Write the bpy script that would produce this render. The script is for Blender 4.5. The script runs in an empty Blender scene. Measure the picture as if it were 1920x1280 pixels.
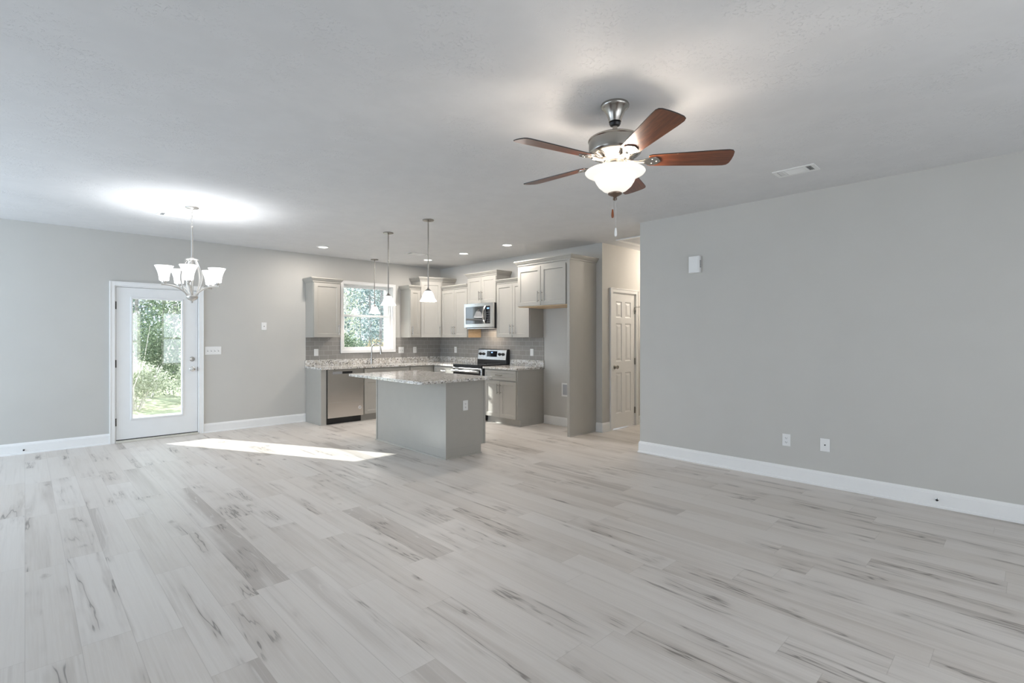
import bpy, math, random
from mathutils import Vector, Matrix
R = math.radians
random.seed(7)
C = bpy.context.scene.collection
SC = bpy.context.scene

# ------------------------------------------------------------ camera, world, sun, window fill lamps, exposure
cam_d = bpy.data.cameras.new('camera'); cam = bpy.data.objects.new('camera', cam_d); C.objects.link(cam)
cam.location = (0, 0, 1.3696); cam.rotation_euler = (R(90), 0, R(-44.037))
cam_d.sensor_width = 36; cam_d.lens = 944.5/1920*36
cam_d.shift_y = -7.24/1920; cam_d.clip_start = 0.05
SC.camera = cam
SC.view_settings.view_transform = 'Standard'; SC.view_settings.look = 'None'
SC.view_settings.gamma = 1; SC.view_settings.use_curve_mapping = False
SC.view_settings.exposure = 0.17
H = 2.743                     # ceiling
YB = 8.266                    # back wall
XK = 6.0                      # kitchen wall
XR = 5.295                    # right living room wall
YD = 4.33                     # hall door wall
YE = 3.27                     # end of right wall
YREAR, XLEFT, XHALL = -2.5, -3.2, 9.0

w = bpy.data.worlds.new('sky'); SC.world = w; w.use_nodes = True
nt = w.node_tree; bg = nt.nodes['Background']
bg.inputs[0].default_value = (0.78, 0.88, 1.0, 1); bg.inputs[1].default_value = 3.0

def light(kind, name, loc, energy, color=(1, 1, 1), rot=(0, 0, 0), **kw):
    d = bpy.data.lights.new(name, kind); o = bpy.data.objects.new(name, d); C.objects.link(o)
    o.location = loc; o.rotation_euler = rot; d.energy = energy; d.color = color
    for k, v in kw.items(): setattr(d, k, v)
    return o
# sun travels along (0.515,-1,-0.607)
sun = light('SUN', 'sun', (0, 20, 12), 13.5, (1, 0.99, 0.97), angle=R(0.6))
sun.rotation_euler = Vector((0.515, -1, -0.607)).to_track_quat('-Z', 'Y').to_euler()
WIN_REAR = [(-1.1, 0.5, 0.5, 2.2), (0.85, 2.55, 0.3, 2.2), (3.1, 4.5, 0.5, 2.2)]   # unseen windows behind the photographer: middle reflected in door, outer two added for light
for i, (a, b, z0, z1) in enumerate(WIN_REAR):
    light('AREA', 'window_fill', ((a+b)/2, YREAR+0.05, (z0+z1)/2), (7, 21, 5)[i], (1.0, 0.97, 0.93), (R(90), 0, 0), shape='RECTANGLE', size=b-a, size_y=z1-z0)  # area fill lamp added in each opening, power set to brighten the interior
WIN_WEST = [(1.6, 3.3, 0.6, 2.25), (4.3, 5.9, 0.6, 2.25), (6.2, 7.8, 0.6, 2.25)]                            # unseen windows placed in the side wall for light, behind the added sun-blocking roof
for i, (a, b, z0, z1) in enumerate(WIN_WEST):
    light('AREA', 'window_fill', (XLEFT+0.05, (a+b)/2, (z0+z1)/2), (8, 28, 78)[i], (0.66, 0.82, 1.0), (R(90), 0, R(-90)), shape='RECTANGLE', size=b-a, size_y=z1-z0)  # cool fill lamps added just inside the side openings, power tuned per window
WARM = (1.0, 0.80, 0.60)
SOFT = (1.0, 0.90, 0.80)

# ------------------------------------------------------------ mesh helpers
class MB:
    def __init__(s): s.v = []; s.f = []; s.sm = []
    def add(s, vs, fs, smooth=False):
        b = len(s.v); s.v += [tuple(v) for v in vs]
        s.f += [tuple(b+i for i in f) for f in fs]; s.sm += [smooth]*len(fs); return s
    def box(s, x0, x1, y0, y1, z0, z1):
        x0, x1 = min(x0, x1), max(x0, x1); y0, y1 = min(y0, y1), max(y0, y1); z0, z1 = min(z0, z1), max(z0, z1)
        vs = [(x, y, z) for z in (z0, z1) for y in (y0, y1) for x in (x0, x1)]
        return s.add(vs, [(0, 2, 3, 1), (4, 5, 7, 6), (0, 1, 5, 4), (2, 6, 7, 3), (0, 4, 6, 2), (1, 3, 7, 5)])
    def prism(s, poly, z0, z1):
        n = len(poly)
        vs = [(x, y, z0) for x, y in poly]+[(x, y, z1) for x, y in poly]
        return s.add(vs, [tuple(range(n-1, -1, -1)), tuple(range(n, 2*n))]+[(i, (i+1) % n, n+(i+1) % n, n+i) for i in range(n)])
    def lathe(s, prof, c=(0, 0), seg=32, closed=False, M=None):
        vs = []; fs = []; n = len(prof)
        for i in range(seg):
            a = 2*math.pi*i/seg
            for r, z in prof:
                p = Vector((c[0]+r*math.cos(a), c[1]+r*math.sin(a), z)); vs.append(M @ p if M else p)
        m = n if closed else n-1
        for i in range(seg):
            for j in range(m):
                a, b = i*n+j, ((i+1) % seg)*n+j; j2 = (j+1) % n
                fs.append((a, b, ((i+1) % seg)*n+j2, i*n+j2))
        return s.add(vs, fs, True)
    def cyl(s, p0, p1, r, seg=16, r2=None):
        return s.tube([p0, p1], [r, r if r2 is None else r2], seg)
    def tube(s, pts, r, seg=10, cap=True):
        pts = [Vector(p) for p in pts]; n = len(pts)
        rs = r if isinstance(r, (list, tuple)) else [r]*n
        vs = []; fs = []; up = None
        for i, p in enumerate(pts):
            t = (pts[min(i+1, n-1)]-pts[max(i-1, 0)]).normalized()
            if up is None:
                up = Vector((0, 0, 1)) if abs(t.z) < 0.9 else Vector((1, 0, 0))
            a = t.cross(up).normalized(); up = a.cross(t).normalized()
            for k in range(seg):
                q = 2*math.pi*k/seg
                vs.append(p+rs[i]*(math.cos(q)*a+math.sin(q)*up))
        for i in range(n-1):
            for k in range(seg):
                k2 = (k+1) % seg
                fs.append((i*seg+k, i*seg+k2, (i+1)*seg+k2, (i+1)*seg+k))
        s.add(vs, fs, True)
        if cap: s.add(vs[:seg], [tuple(range(seg-1, -1, -1))]); s.add(vs[-seg:], [tuple(range(seg))])
        return s
    def sweep(s, path, prof, closed=False):
        """profile (out, z) swept along a plan polyline; out is to the right of travel"""
        n = len(path); m = len(prof); vs = []; fs = []
        P = [Vector(p) for p in path]
        for i in range(n):
            d0 = (P[i]-P[i-1]).normalized() if (i > 0 or closed) else None
            d1 = (P[(i+1) % n]-P[i]).normalized() if (i < n-1 or closed) else None
            if d0 is None: d0 = d1
            if d1 is None: d1 = d0
            n0 = Vector((d0.y, -d0.x)); n1 = Vector((d1.y, -d1.x))
            k = (n0+n1); k = k/max(1e-6, (1+n0.dot(n1)))
            for o, z in prof: vs.append((P[i].x+k.x*o, P[i].y+k.y*o, z))
        for i in range(n if closed else n-1):
            i2 = (i+1) % n
            for j in range(m):
                j2 = (j+1) % m
                fs.append((i*m+j, i*m+j2, i2*m+j2, i2*m+j))
        s.add(vs, fs)
        if not closed: s.add(vs[:m], [tuple(range(m))]); s.add(vs[-m:], [tuple(range(m-1, -1, -1))])
        return s
    def shaker(s, x0, x1, z0, z1, yf, th=0.02, rail=0.057, rec=0.009):
        """recessed-panel door facing -y, front at yf"""
        yb = yf+th; yr = yf+rec; a = rail; e = 0.004
        o = [(x0, z0), (x1, z0), (x1, z1), (x0, z1)]
        i_ = [(x0+a, z0+a), (x1-a, z0+a), (x1-a, z1-a), (x0+a, z1-a)]
        r_ = [(x0+a+e, z0+a+e), (x1-a-e, z0+a+e), (x1-a-e, z1-a-e), (x0+a+e, z1-a-e)]
        vs = [(x, yf, z) for x, z in o]+[(x, yf, z) for x, z in i_]+[(x, yr, z) for x, z in r_]+[(x, yb, z) for x, z in o]
        fs = []
        for k in range(4):
            k2 = (k+1) % 4
            fs += [(k, k2, 4+k2, 4+k), (4+k, 4+k2, 8+k2, 8+k), (12+k, 12+k2, k2, k)]
        fs += [(8, 9, 10, 11), (15, 14, 13, 12)]
        return s.add(vs, fs)
    def build(s, name, mat, parent=None, bevel=0, seg=2):
        me = bpy.data.meshes.new(name); me.from_pydata(s.v, [], s.f)
        for p, sm in zip(me.polygons, s.sm): p.use_smooth = sm
        me.validate(); me.update()
        import bmesh
        b = bmesh.new(); b.from_mesh(me); bmesh.ops.recalc_face_normals(b, faces=b.faces); b.to_mesh(me); b.free()
        if any(s.sm): me.set_sharp_from_angle(angle=R(40))
        me.materials.append(mat)
        o = bpy.data.objects.new(name, me); C.objects.link(o)
        if parent: o.parent = parent
        if bevel:
            m = o.modifiers.new('edge', 'BEVEL'); m.width = bevel; m.segments = seg; m.limit_method = 'ANGLE'; m.angle_limit = R(50)
        return o
def B(*a): return MB().box(*a)
def thing(name, label, cat, loc=(0, 0, 0), rz=0, group=None, kind=None):
    o = bpy.data.objects.new(name, None); C.objects.link(o); o.empty_display_size = 0.1
    o.location = loc; o.rotation_euler = (0, 0, R(rz)); return tag(o, label, cat, group, kind)
def tag(o, label, cat, group=None, kind=None):
    if label: o['label'] = label
    if cat: o['category'] = cat
    if group: o['group'] = group
    if kind: o['kind'] = kind
    return o
def struct(name, mb, mat, label, cat, bevel=0):
    return tag(mb.build(name, mat, None, bevel), label, cat, None, 'structure')
def copy_thing(root, loc, rz=None, label=None):
    r = root.copy(); C.objects.link(r); r.location = loc
    if rz is not None: r.rotation_euler = (0, 0, R(rz))
    if label: r['label'] = label
    for ch in list(root.children):
        c = ch.copy(); C.objects.link(c); c.parent = r
        for g in list(ch.children):
            d = g.copy(); C.objects.link(d); d.parent = c
    return r

# ------------------------------------------------------------ materials
class NT:
    def __init__(s, name):
        s.m = bpy.data.materials.new(name); s.m.use_nodes = True; s.t = s.m.node_tree
        s.b = s.t.nodes['Principled BSDF']; s.out = s.t.nodes['Material Output']
    def n(s, typ, ins=None, **kw):
        x = s.t.nodes.new(typ)
        for k, v in kw.items(): setattr(x, k, v)
        if ins:
            for k, v in ins.items(): s.set(x, k, v)
        return x
    def set(s, x, k, v):
        i = x.inputs[k]
        if isinstance(v, bpy.types.NodeSocket): s.t.links.new(v, i)
        elif isinstance(v, bpy.types.Node): s.t.links.new(v.outputs[0], i)
        else: i.default_value = v
    def math(s, op, a, b=None, c=None, clamp=False):
        x = s.n('ShaderNodeMath', operation=op, use_clamp=clamp); s.set(x, 0, a)
        if b is not None: s.set(x, 1, b)
        if c is not None: s.set(x, 2, c)
        return x.outputs[0]
    def mr(s, v, a, b, c=0.0, d=1.0, typ='SMOOTHSTEP'):
        x = s.n('ShaderNodeMapRange', interpolation_type=typ); s.set(x, 0, v); s.set(x, 1, a); s.set(x, 2, b); s.set(x, 3, c); s.set(x, 4, d)
        return x.outputs[0]
    def mix(s, f, a, b, blend='MIX'):
        x = s.n('ShaderNodeMix', data_type='RGBA', blend_type=blend); s.set(x, 0, f); s.set(x, 6, a); s.set(x, 7, b)
        return x.outputs[2]
    def noise(s, vec, scale, detail=2, rough=0.5, dist=0.0):
        x = s.n('ShaderNodeTexNoise'); s.set(x, 'Vector', vec); s.set(x, 'Scale', scale); s.set(x, 'Detail', detail); s.set(x, 'Roughness', rough); s.set(x, 'Distortion', dist)
        return x.outputs[0]
    def obj(s): return s.n('ShaderNodeTexCoord').outputs['Object']
    def pos(s): return s.n('ShaderNodeNewGeometry').outputs['Position']
    def comb(s, x, y, z):
        c = s.n('ShaderNodeCombineXYZ'); s.set(c, 0, x); s.set(c, 1, y); s.set(c, 2, z); return c.outputs[0]
    def sep(s, v):
        c = s.n('ShaderNodeSeparateXYZ'); s.set(c, 0, v); return c.outputs
    def bump(s, h, strength=0.2, dist=0.01):
        x = s.n('ShaderNodeBump'); s.set(x, 'Height', h); s.set(x, 'Strength', strength); s.set(x, 'Distance', dist)
        s.t.links.new(x.outputs[0], s.b.inputs['Normal'])
def col(c): return (c[0], c[1], c[2], 1)
def srgb(r, g, b):
    f = lambda u: (u/255/12.92) if u <= 10 else ((u/255+0.055)/1.055)**2.4
    return (f(r), f(g), f(b))
def plain(name, c, rough=0.5, metal=0.0, spec=0.5, var=0.03, vs=8.0, bump=0, bs=300):
    m = NT(name); p = m.pos()
    n = m.noise(p, vs, 3)
    f = m.mr(n, 0.3, 0.7, 1-var, 1+var, 'LINEAR')
    x = m.mix(1.0, col(c), m.comb(f, f, f), 'MULTIPLY')
    m.set(m.b, 'Base Color', x); m.set(m.b, 'Roughness', rough); m.set(m.b, 'Metallic', metal); m.set(m.b, 'Specular IOR Level', spec)
    if bump: m.bump(m.noise(p, bs, 2), bump, 0.001)
    return m.m
def steel(name, c, rough=0.28, aniso=0.0, streak=True):
    m = NT(name); p = m.obj()
    sc = m.n('ShaderNodeVectorMath', {0: p, 1: (3, 3, 400)}, operation='MULTIPLY').outputs[0]
    n = m.noise(sc, 1.0, 2)
    m.set(m.b, 'Base Color', col(c)); m.set(m.b, 'Metallic', 1.0)
    m.set(m.b, 'Roughness', m.mr(n, 0.3, 0.7, rough-0.04, rough+0.06, 'LINEAR') if streak else rough)
    if aniso:
        m.set(m.b, 'Anisotropic', aniso)
        t = m.n('ShaderNodeTangent', direction_type='RADIAL', axis='Z'); m.set(m.b, 'Tangent', t.outputs[0]); m.set(m.b, 'Anisotropic Rotation', 0.0)
    return m.m
def glow(name, c, e, strength, rough=0.4):
    m = NT(name); n = m.noise(m.obj(), 6, 2)
    m.set(m.b, 'Base Color', col(c)); m.set(m.b, 'Roughness', rough)
    m.set(m.b, 'Emission Color', m.mix(m.mr(n, 0.3, 0.7), col(e), col([min(1, k*1.03) for k in e]))); m.set(m.b, 'Emission Strength', strength)
    return m.m
def glass_pane(name, tint=(0.96, 0.98, 0.97)):
    m = NT(name); t = m.n('ShaderNodeBsdfTransparent', {0: col(tint)}); g = m.n('ShaderNodeBsdfGlossy', {0: (1, 1, 1, 1), 'Roughness': 0.0})
    fr = m.n('ShaderNodeFresnel', {0: 1.5})
    f = m.math('MULTIPLY', fr.outputs[0], 1.6, clamp=True)
    x = m.n('ShaderNodeMixShader', {0: f, 1: t, 2: g}); m.t.links.new(x.outputs[0], m.out.inputs[0])
    return m.m
def floor_mat():
    m = NT('floor_planks'); x, y, z = m.sep(m.pos())[:3]
    W, L = 0.18, 1.22
    xr = m.math('DIVIDE', x, W); row = m.math('FLOOR', xr); fx = m.math('FRACT', xr)
    wn = m.n('ShaderNodeTexWhiteNoise', {'Vector': m.comb(row, 3.7, 1.3)}, noise_dimensions='3D')
    yr = m.math('ADD', m.math('DIVIDE', y, L), m.math('MULTIPLY', wn.outputs[0], 7.0)); cl = m.math('FLOOR', yr); fy = m.math('FRACT', yr)
    w2 = m.n('ShaderNodeTexWhiteNoise', {'Vector': m.comb(row, cl, 9.1)}, noise_dimensions='3D'); v = w2.outputs[0]; cr, cg, cb = m.sep(w2.outputs[1])[:3]
    ox = m.math('MULTIPLY', cr, 40.0); oy = m.math('MULTIPLY', cg, 60.0); oz = m.math('MULTIPLY', cb, 30.0)
    def co(sx, sy): return m.comb(m.math('MULTIPLY_ADD', x, sx, ox), m.math('MULTIPLY_ADD', y, sy, oy), oz)
    fine = m.noise(co(110, 2.6), 1.0, 4, 0.65, 0.3)
    broad = m.noise(co(8, 0.32), 1.0, 3, 0.55, 0.35)
    grain = m.noise(co(34, 0.6), 1.0, 3, 0.6, 0.5)
    base = m.mix(m.mr(v, 0, 1, 0, 1, 'LINEAR'), col((0.60, 0.555, 0.508)), col((0.67, 0.632, 0.592)))
    base = m.mix(m.mr(broad, 0.50, 0.78, 0, 0.50), base, col((0.43, 0.38, 0.333)))
    base = m.mix(m.mr(grain, 0.52, 0.78, 0, 0.26), base, col((0.34, 0.30, 0.265)))
    base = m.mix(m.mr(fine, 0.35, 0.65, 0, 0.22), base, col((0.77, 0.745, 0.715)))
    # brown heartwood bands with pale cathedral grain lines in some planks
    pn = m.noise(co(6, 0.42), 1.0, 2, 0.5, 0.3)
    sel = m.math('MULTIPLY', m.mr(pn, 0.47, 0.66), m.mr(cb, 0.80, 0.83))
    rn = m.noise(co(6.5, 0.42), 1.0, 2, 0.45, 0.3)
    rl = m.math('ABSOLUTE', m.math('SUBTRACT', m.math('FRACT', m.math('MULTIPLY', rn, 17.0)), 0.5))
    heart = m.mix(m.math('MULTIPLY', m.mr(rl, 0.12, 0.0, 0, 1), m.mr(grain, 0.35, 0.6)), col((0.315, 0.275, 0.243)), col((0.60, 0.575, 0.545)))
    heart = m.mix(m.mr(fine, 0.4, 0.65, 0, 0.45), heart, col((0.23, 0.198, 0.175)))
    base = m.mix(m.math('MULTIPLY', sel, 0.5), base, heart)
    # cracks: thin broken dark lines running along the plank
    cn = m.noise(co(3.2, 0.24), 1.0, 5, 0.62, 0.25)
    d = m.math('ABSOLUTE', m.math('SUBTRACT', cn, 0.5))
    brk = m.noise(co(1.4, 1.3), 1.0, 3, 0.65)
    crack = m.math('MULTIPLY', m.mr(d, 0.0, 0.0085, 1, 0), m.mr(brk, 0.47, 0.60))
    halo = m.math('MULTIPLY', m.mr(d, 0.0, 0.06, 1, 0), m.mr(brk, 0.40, 0.62))
    base = m.mix(m.math('MULTIPLY', halo, 0.32), base, col((0.29, 0.25, 0.215)))
    base = m.mix(m.math('MULTIPLY', crack, 0.66), base, col((0.10, 0.084, 0.073)))
    # small knots
    vo = m.n('ShaderNodeTexVoronoi', {'Vector': co(5.0, 2.6), 'Scale': 1.0, 'Randomness': 1.0}, feature='F1')
    kd = m.math('ADD', vo.outputs['Distance'], m.math('MULTIPLY', m.math('SUBTRACT', m.noise(co(40, 22), 1.0, 3), 0.5), 0.18))
    ks = m.mr(m.sep(vo.outputs['Color'])[0], 0.72, 0.74)
    base = m.mix(m.math('MULTIPLY', m.math('MULTIPLY', m.mr(kd, 0.02, 0.15, 1, 0), ks), 0.5), base, col((0.22, 0.185, 0.16)))
    base = m.mix(m.math('MULTIPLY', m.math('MULTIPLY', m.mr(kd, 0.0, 0.035, 1, 0), ks), 0.85), base, col((0.09, 0.075, 0.065)))
    ex = m.math('MULTIPLY', m.math('MINIMUM', fx, m.math('SUBTRACT', 1.0, fx)), W)
    ey = m.math('MULTIPLY', m.math('MINIMUM', fy, m.math('SUBTRACT', 1.0, fy)), L)
    seam = m.mr(m.math('MINIMUM', ex, ey), 0.0004, 0.0022, 1, 0)
    base = m.mix(m.math('MULTIPLY', seam, 0.25), base, col((0.22, 0.19, 0.165)))
    m.set(m.b, 'Base Color', base); m.set(m.b, 'Roughness', m.mr(fine, 0.3, 0.7, 0.36, 0.46, 'LINEAR')); m.set(m.b, 'Specular IOR Level', 0.45)
    m.bump(m.math('SUBTRACT', fine, m.math('ADD', seam, crack)), 0.12, 0.001)
    return m.m
def granite():
    m = NT('granite'); p = m.pos()
    a = m.noise(p, 42, 3, 0.6, 0.6); b = m.noise(p, 95, 2, 0.6); c = m.noise(p, 20, 2, 0.5)
    base = m.mix(m.mr(c, 0.4, 0.62), col((0.60, 0.57, 0.52)), col((0.78, 0.77, 0.75)))
    base = m.mix(m.mr(a, 0.54, 0.60, 0, 0.75), base, col((0.27, 0.235, 0.20)))
    vo = m.n('ShaderNodeTexVoronoi', {'Vector': p, 'Scale': 52.0})
    sp = m.mr(m.sep(vo.outputs['Color'])[0], 0.74, 0.77)
    sp = m.math('MULTIPLY', sp, m.mr(m.math('ADD', vo.outputs['Distance'], m.math('MULTIPLY', b, 0.35)), 0.50, 0.68, 1, 0))
    base = m.mix(m.math('MULTIPLY', sp, 0.97), base, col((0.022, 0.02, 0.019)))
    base = m.mix(m.mr(b, 0.60, 0.66, 0, 0.8), base, col((0.11, 0.10, 0.09)))
    m.set(m.b, 'Base Color', base); m.set(m.b, 'Roughness', 0.10); m.set(m.b, 'Specular IOR Level', 0.5)
    return m.m
def tile_mat():
    m = NT('subway_tile'); x, y, z = m.sep(m.pos())[:3]
    br = m.n('ShaderNodeTexBrick', {'Vector': m.comb(m.math('ADD', x, y), m.math('SUBTRACT', z, 1.0), 0.0), 'Color1': col((0.285, 0.272, 0.255)), 'Color2': col((0.31, 0.297, 0.28)), 'Mortar': col((0.43, 0.415, 0.395)),
             'Scale': 1.0, 'Mortar Size': 0.0022, 'Mortar Smooth': 0.1, 'Brick Width': 0.154, 'Row Height': 0.0775}, offset=0.5)
    m.set(m.b, 'Base Color', br.outputs[0]); m.set(m.b, 'Roughness', m.mr(br.outputs[1], 0, 1, 0.14, 0.7, 'LINEAR'))
    m.bump(m.math('SUBTRACT', 1.0, br.outputs[1]), 0.4, 0.0015)
    return m.m
def ceiling_mat():
    m = NT('ceiling_paint'); p = m.pos()
    n = m.noise(p, 6, 2); f = m.mix(m.mr(n, 0.3, 0.7), col((0.675, 0.675, 0.675)), col((0.70, 0.70, 0.70)))
    m.set(m.b, 'Base Color', f); m.set(m.b, 'Roughness', 0.85); m.set(m.b, 'Specular IOR Level', 0.25)
    k = m.noise(p, 40, 4, 0.6, 1.5); big = m.noise(p, 3, 2)
    m.bump(m.math('MULTIPLY', m.mr(k, 0.55, 0.68), m.mr(big, 0.42, 0.62)), 0.5, 0.006)
    return m.m
def wood_mat(name, c0, c1, sx=(2.0, 40.0, 40.0), rough=0.35):
    m = NT(name); v = m.n('ShaderNodeVectorMath', {0: m.obj(), 1: sx}, operation='MULTIPLY').outputs[0]
    n = m.noise(v, 1.0, 4, 0.6, 0.6); k = m.noise(v, 3.5, 3, 0.6)
    x = m.mix(m.mr(n, 0.35, 0.65), col(c0), col(c1)); x = m.mix(m.mr(k, 0.5, 0.7, 0, 0.5), x, col([q*0.5 for q in c0]))
    m.set(m.b, 'Base Color', x); m.set(m.b, 'Roughness', rough)
    return m.m
def leaf_mat(name, a, b):
    m = NT(name); n = m.n('ShaderNodeNewGeometry').outputs['Random Per Island']
    c = m.mix(n, col(a), col(b))
    d = m.n('ShaderNodeBsdfDiffuse', {0: c}); t = m.n('ShaderNodeBsdfTranslucent', {0: c}); x = m.n('ShaderNodeMixShader', {0: 0.5, 1: d, 2: t})
    m.t.links.new(x.outputs[0], m.out.inputs[0]); return m.m

M = dict(
    wall=plain('wall_paint', (0.545, 0.535, 0.505), 0.7, spec=0.3, var=0.012, vs=3, bump=0.04, bs=220),
    ceil=ceiling_mat(), floor=floor_mat(),
    trim=plain('trim_white', (0.83, 0.83, 0.82), 0.35, var=0.01),
    door=plain('door_white', (0.80, 0.81, 0.81), 0.4, var=0.01),
    cab=plain('cabinet_paint', (0.40, 0.385, 0.35), 0.36, var=0.015),
    ply=wood_mat('plywood', (0.62, 0.44, 0.26), (0.72, 0.54, 0.34), (3, 3, 30), 0.5),
    granite=granite(), tile=tile_mat(),
    nickel=steel('brushed_nickel', (0.40, 0.38, 0.35), 0.27, streak=False), nickel_lit=steel('chandelier_nickel_lit', (0.66, 0.64, 0.61), 0.3, streak=False), chrome=steel('polished_nickel', (0.75, 0.74, 0.72), 0.12, streak=False),  # second nickel lightened for the chandelier, glow of its shades put into colour
    steel=steel('stainless', (0.60, 0.57, 0.54), 0.22, 0.8, False), steel_smooth=steel('stainless_plain', (0.74, 0.74, 0.74), 0.2),
    black=plain('black_plastic', (0.012, 0.012, 0.013), 0.35, var=0.05), dark_hinge=plain('dark_bronze', (0.02, 0.018, 0.016), 0.4, 0.6),
    blackglass=plain('black_glass', (0.01, 0.011, 0.013), 0.04, spec=0.7), white=plain('white_plastic', (0.80, 0.80, 0.79), 0.35, var=0.01),
    grey=plain('grey_plastic', (0.30, 0.30, 0.30), 0.45), shadowgrey=plain('vent_inside', (0.16, 0.17, 0.18), 0.6),
    blade=wood_mat('blade_wood', (0.10, 0.028, 0.012), (0.19, 0.060, 0.024), (3.0, 45, 45), 0.28),
    fobwood=plain('fob_wood', (0.25, 0.07, 0.02), 0.3),
    pane=glass_pane('pane_glass'), vinyl=plain('vinyl_white', (0.86, 0.87, 0.87), 0.35, var=0.01),
    shade=glow('frosted_shade', (0.9, 0.9, 0.9), (1.0, 0.99, 0.97), 1.0), bowl=glow('alabaster_bowl', (0.72, 0.68, 0.62), (1.0, 0.93, 0.83), 0.62),
    lens=glow('led_lens', (0.9, 0.9, 0.9), (1.0, 0.95, 0.86), 6.0), clock=glow('blue_digits', (0, 0, 0), (0.25, 0.45, 1.0), 2.0),
    bark=plain('bark', (0.27, 0.25, 0.25), 0.9, var=0.35, vs=20), palebark=plain('pale_bark', (0.62, 0.58, 0.54), 0.9, var=0.25, vs=20),
    leafA=leaf_mat('leaf_green', (0.07, 0.11, 0.06), (0.27, 0.33, 0.22)), leafB=leaf_mat('leaf_blue_green', (0.09, 0.13, 0.13), (0.28, 0.35, 0.36)),
    leafC=leaf_mat('leaf_pale', (0.28, 0.32, 0.21), (0.70, 0.71, 0.60)), leafD=leaf_mat('leaf_autumn', (0.24, 0.19, 0.10), (0.52, 0.44, 0.28)),
    concrete=plain('patio_concrete', (0.52, 0.52, 0.53), 0.85, var=0.08, vs=6), earth=plain('leaf_litter', (0.34, 0.36, 0.22), 0.95, var=0.45, vs=4),
)

# ------------------------------------------------------------ room shell
mb = MB().box(XLEFT-0.15, XHALL+0.15, YREAR-0.15, YB+0.15, -0.12, 0)
struct('floor', mb, M['floor'], 'pale grey wood plank floor through the whole open room', 'floor')
mb = MB().box(XLEFT-0.15, XHALL+0.15, YREAR-0.15, YB+0.15, H, H+0.12)
struct('ceiling', mb, M['ceil'], 'flat white ceiling with a lightly stippled finish', 'ceiling')
DX0, DX1, DZ1 = 0.835, 1.785, 2.045           # exterior door opening
WX0, WX1, WZ0, WZ1 = 3.945, 4.91, 1.15, 2.30    # kitchen window opening
T = 0.15
mb = MB()
mb.box(XLEFT-T, DX0, YB, YB+T, 0, H).box(DX0, DX1, YB, YB+T, DZ1, H).box(DX1, WX0, YB, YB+T, 0, H)
mb.box(WX0, WX1, YB, YB+T, 0, WZ0).box(WX0, WX1, YB, YB+T, WZ1, H).box(WX1, XK+T, YB, YB+T, 0, H)
struct('wall_back', mb, M['wall'], 'light grey wall with the glazed door and kitchen window', 'wall')
mb = MB(); y0, y1 = YB+T, YB+0.27
mb.box(XLEFT-T, DX0, y0, y1, -0.1, H).box(DX0, DX1, y0, y1, DZ1, H).box(DX1, WX0, y0, y1, -0.1, H).box(WX0, WX1, y0, y1, -0.1, WZ0).box(WX0, WX1, y0, y1, WZ1, H).box(WX1, XK+T, y0, y1, -0.1, H)
struct('wall_exterior', mb, plain('brick_grey', (0.36, 0.34, 0.33), 0.85, var=0.1), 'outer brick leaf behind the kitchen and dining wall', 'wall')
struct('sun_clip_trim', MB().box(WX0, 4.085, YB+0.271, YB+0.33, WZ0, WZ1+0.05).box(WX1, WX1+0.1, YB+0.271, YB+0.33, WZ0, WZ1+0.05).box(4.085, WX1, YB+0.271, YB+0.33, WZ1, WZ1+0.05), M['trim'], 'unseen white outside window trim, widened to clip the sun', 'trim')  # added out of view; wide left leg keeps sun off the stove-side cabinet
struct('wall_kitchen', MB().box(XK, XK+T, YD, YB, 0, H), M['wall'], 'light grey wall behind the stove and tall cabinets', 'wall')
HX0, HX1, HZ1 = 6.245, 6.875, 2.045
mb = MB().box(XK+T, HX0, YD, YD+T, 0, H).box(HX0, HX1, YD, YD+T, HZ1, H).box(HX1, XHALL, YD, YD+T, 0, H)
struct('wall_hall', mb, M['wall'], 'hallway wall holding the white six-panel door', 'wall')
struct('wall_right', MB().box(XR, XR+T, YREAR, YE, 0, H), M['wall'], 'large blank light grey wall with two outlets low down', 'wall')
struct('wall_south', MB().box(XR+T, XHALL, YE-T, YE, 0, H), M['wall'], 'hallway wall opposite the six-panel door', 'wall')
struct('wall_east', MB().box(XHALL, XHALL+T, YE-T, YD+T, 0, H), M['wall'], 'far end wall of the hallway', 'wall')
mb = MB(); ys = YREAR
for a, b, z0, z1 in WIN_WEST:
    mb.box(XLEFT-T, XLEFT, ys, a, 0, H).box(XLEFT-T, XLEFT, a, b, 0, z0).box(XLEFT-T, XLEFT, a, b, z1, H); ys = b
mb.box(XLEFT-T, XLEFT, ys, YB, 0, H)
struct('wall_west', mb, M['wall'], 'light grey side wall of the living room with three windows', 'wall')
for i, (a, b, z0, z1) in enumerate(WIN_WEST):
    t = thing('window_%d' % (i+5), 'unseen white side window, %s of three along the side wall' % ('first', 'middle', 'last')[i], 'window', kind='structure')
    mb = MB()
    for y in (a, (a+b)/2-0.03, b-0.06): mb.box(XLEFT-0.12, XLEFT-0.04, y, y+0.06, z0, z1)
    for z in (z0, (z0+z1)/2-0.03, z1-0.06): mb.box(XLEFT-0.11, XLEFT-0.05, a, b, z, z+0.06)
    mb.build('sash', M['vinyl'], t)
struct('sun_block_roof', MB().box(XLEFT-2.6, XLEFT-T, 0.0, 10.6, 2.5, 2.62), M['trim'], 'unseen white roof slab added to keep sun off the side windows', 'sun block roof')  # unseen slab, added only to stop direct sun entering the side windows
mb = MB(); xs = XLEFT
for a, b, z0, z1 in WIN_REAR:
    mb.box(xs, a, YREAR-T, YREAR, 0, H).box(a, b, YREAR-T, YREAR, 0, z0).box(a, b, YREAR-T, YREAR, z1, H); xs = b
mb.box(xs, XR+T, YREAR-T, YREAR, 0, H)
struct('wall_front', mb, M['wall'], 'front wall of the living room with three windows', 'wall')
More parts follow.
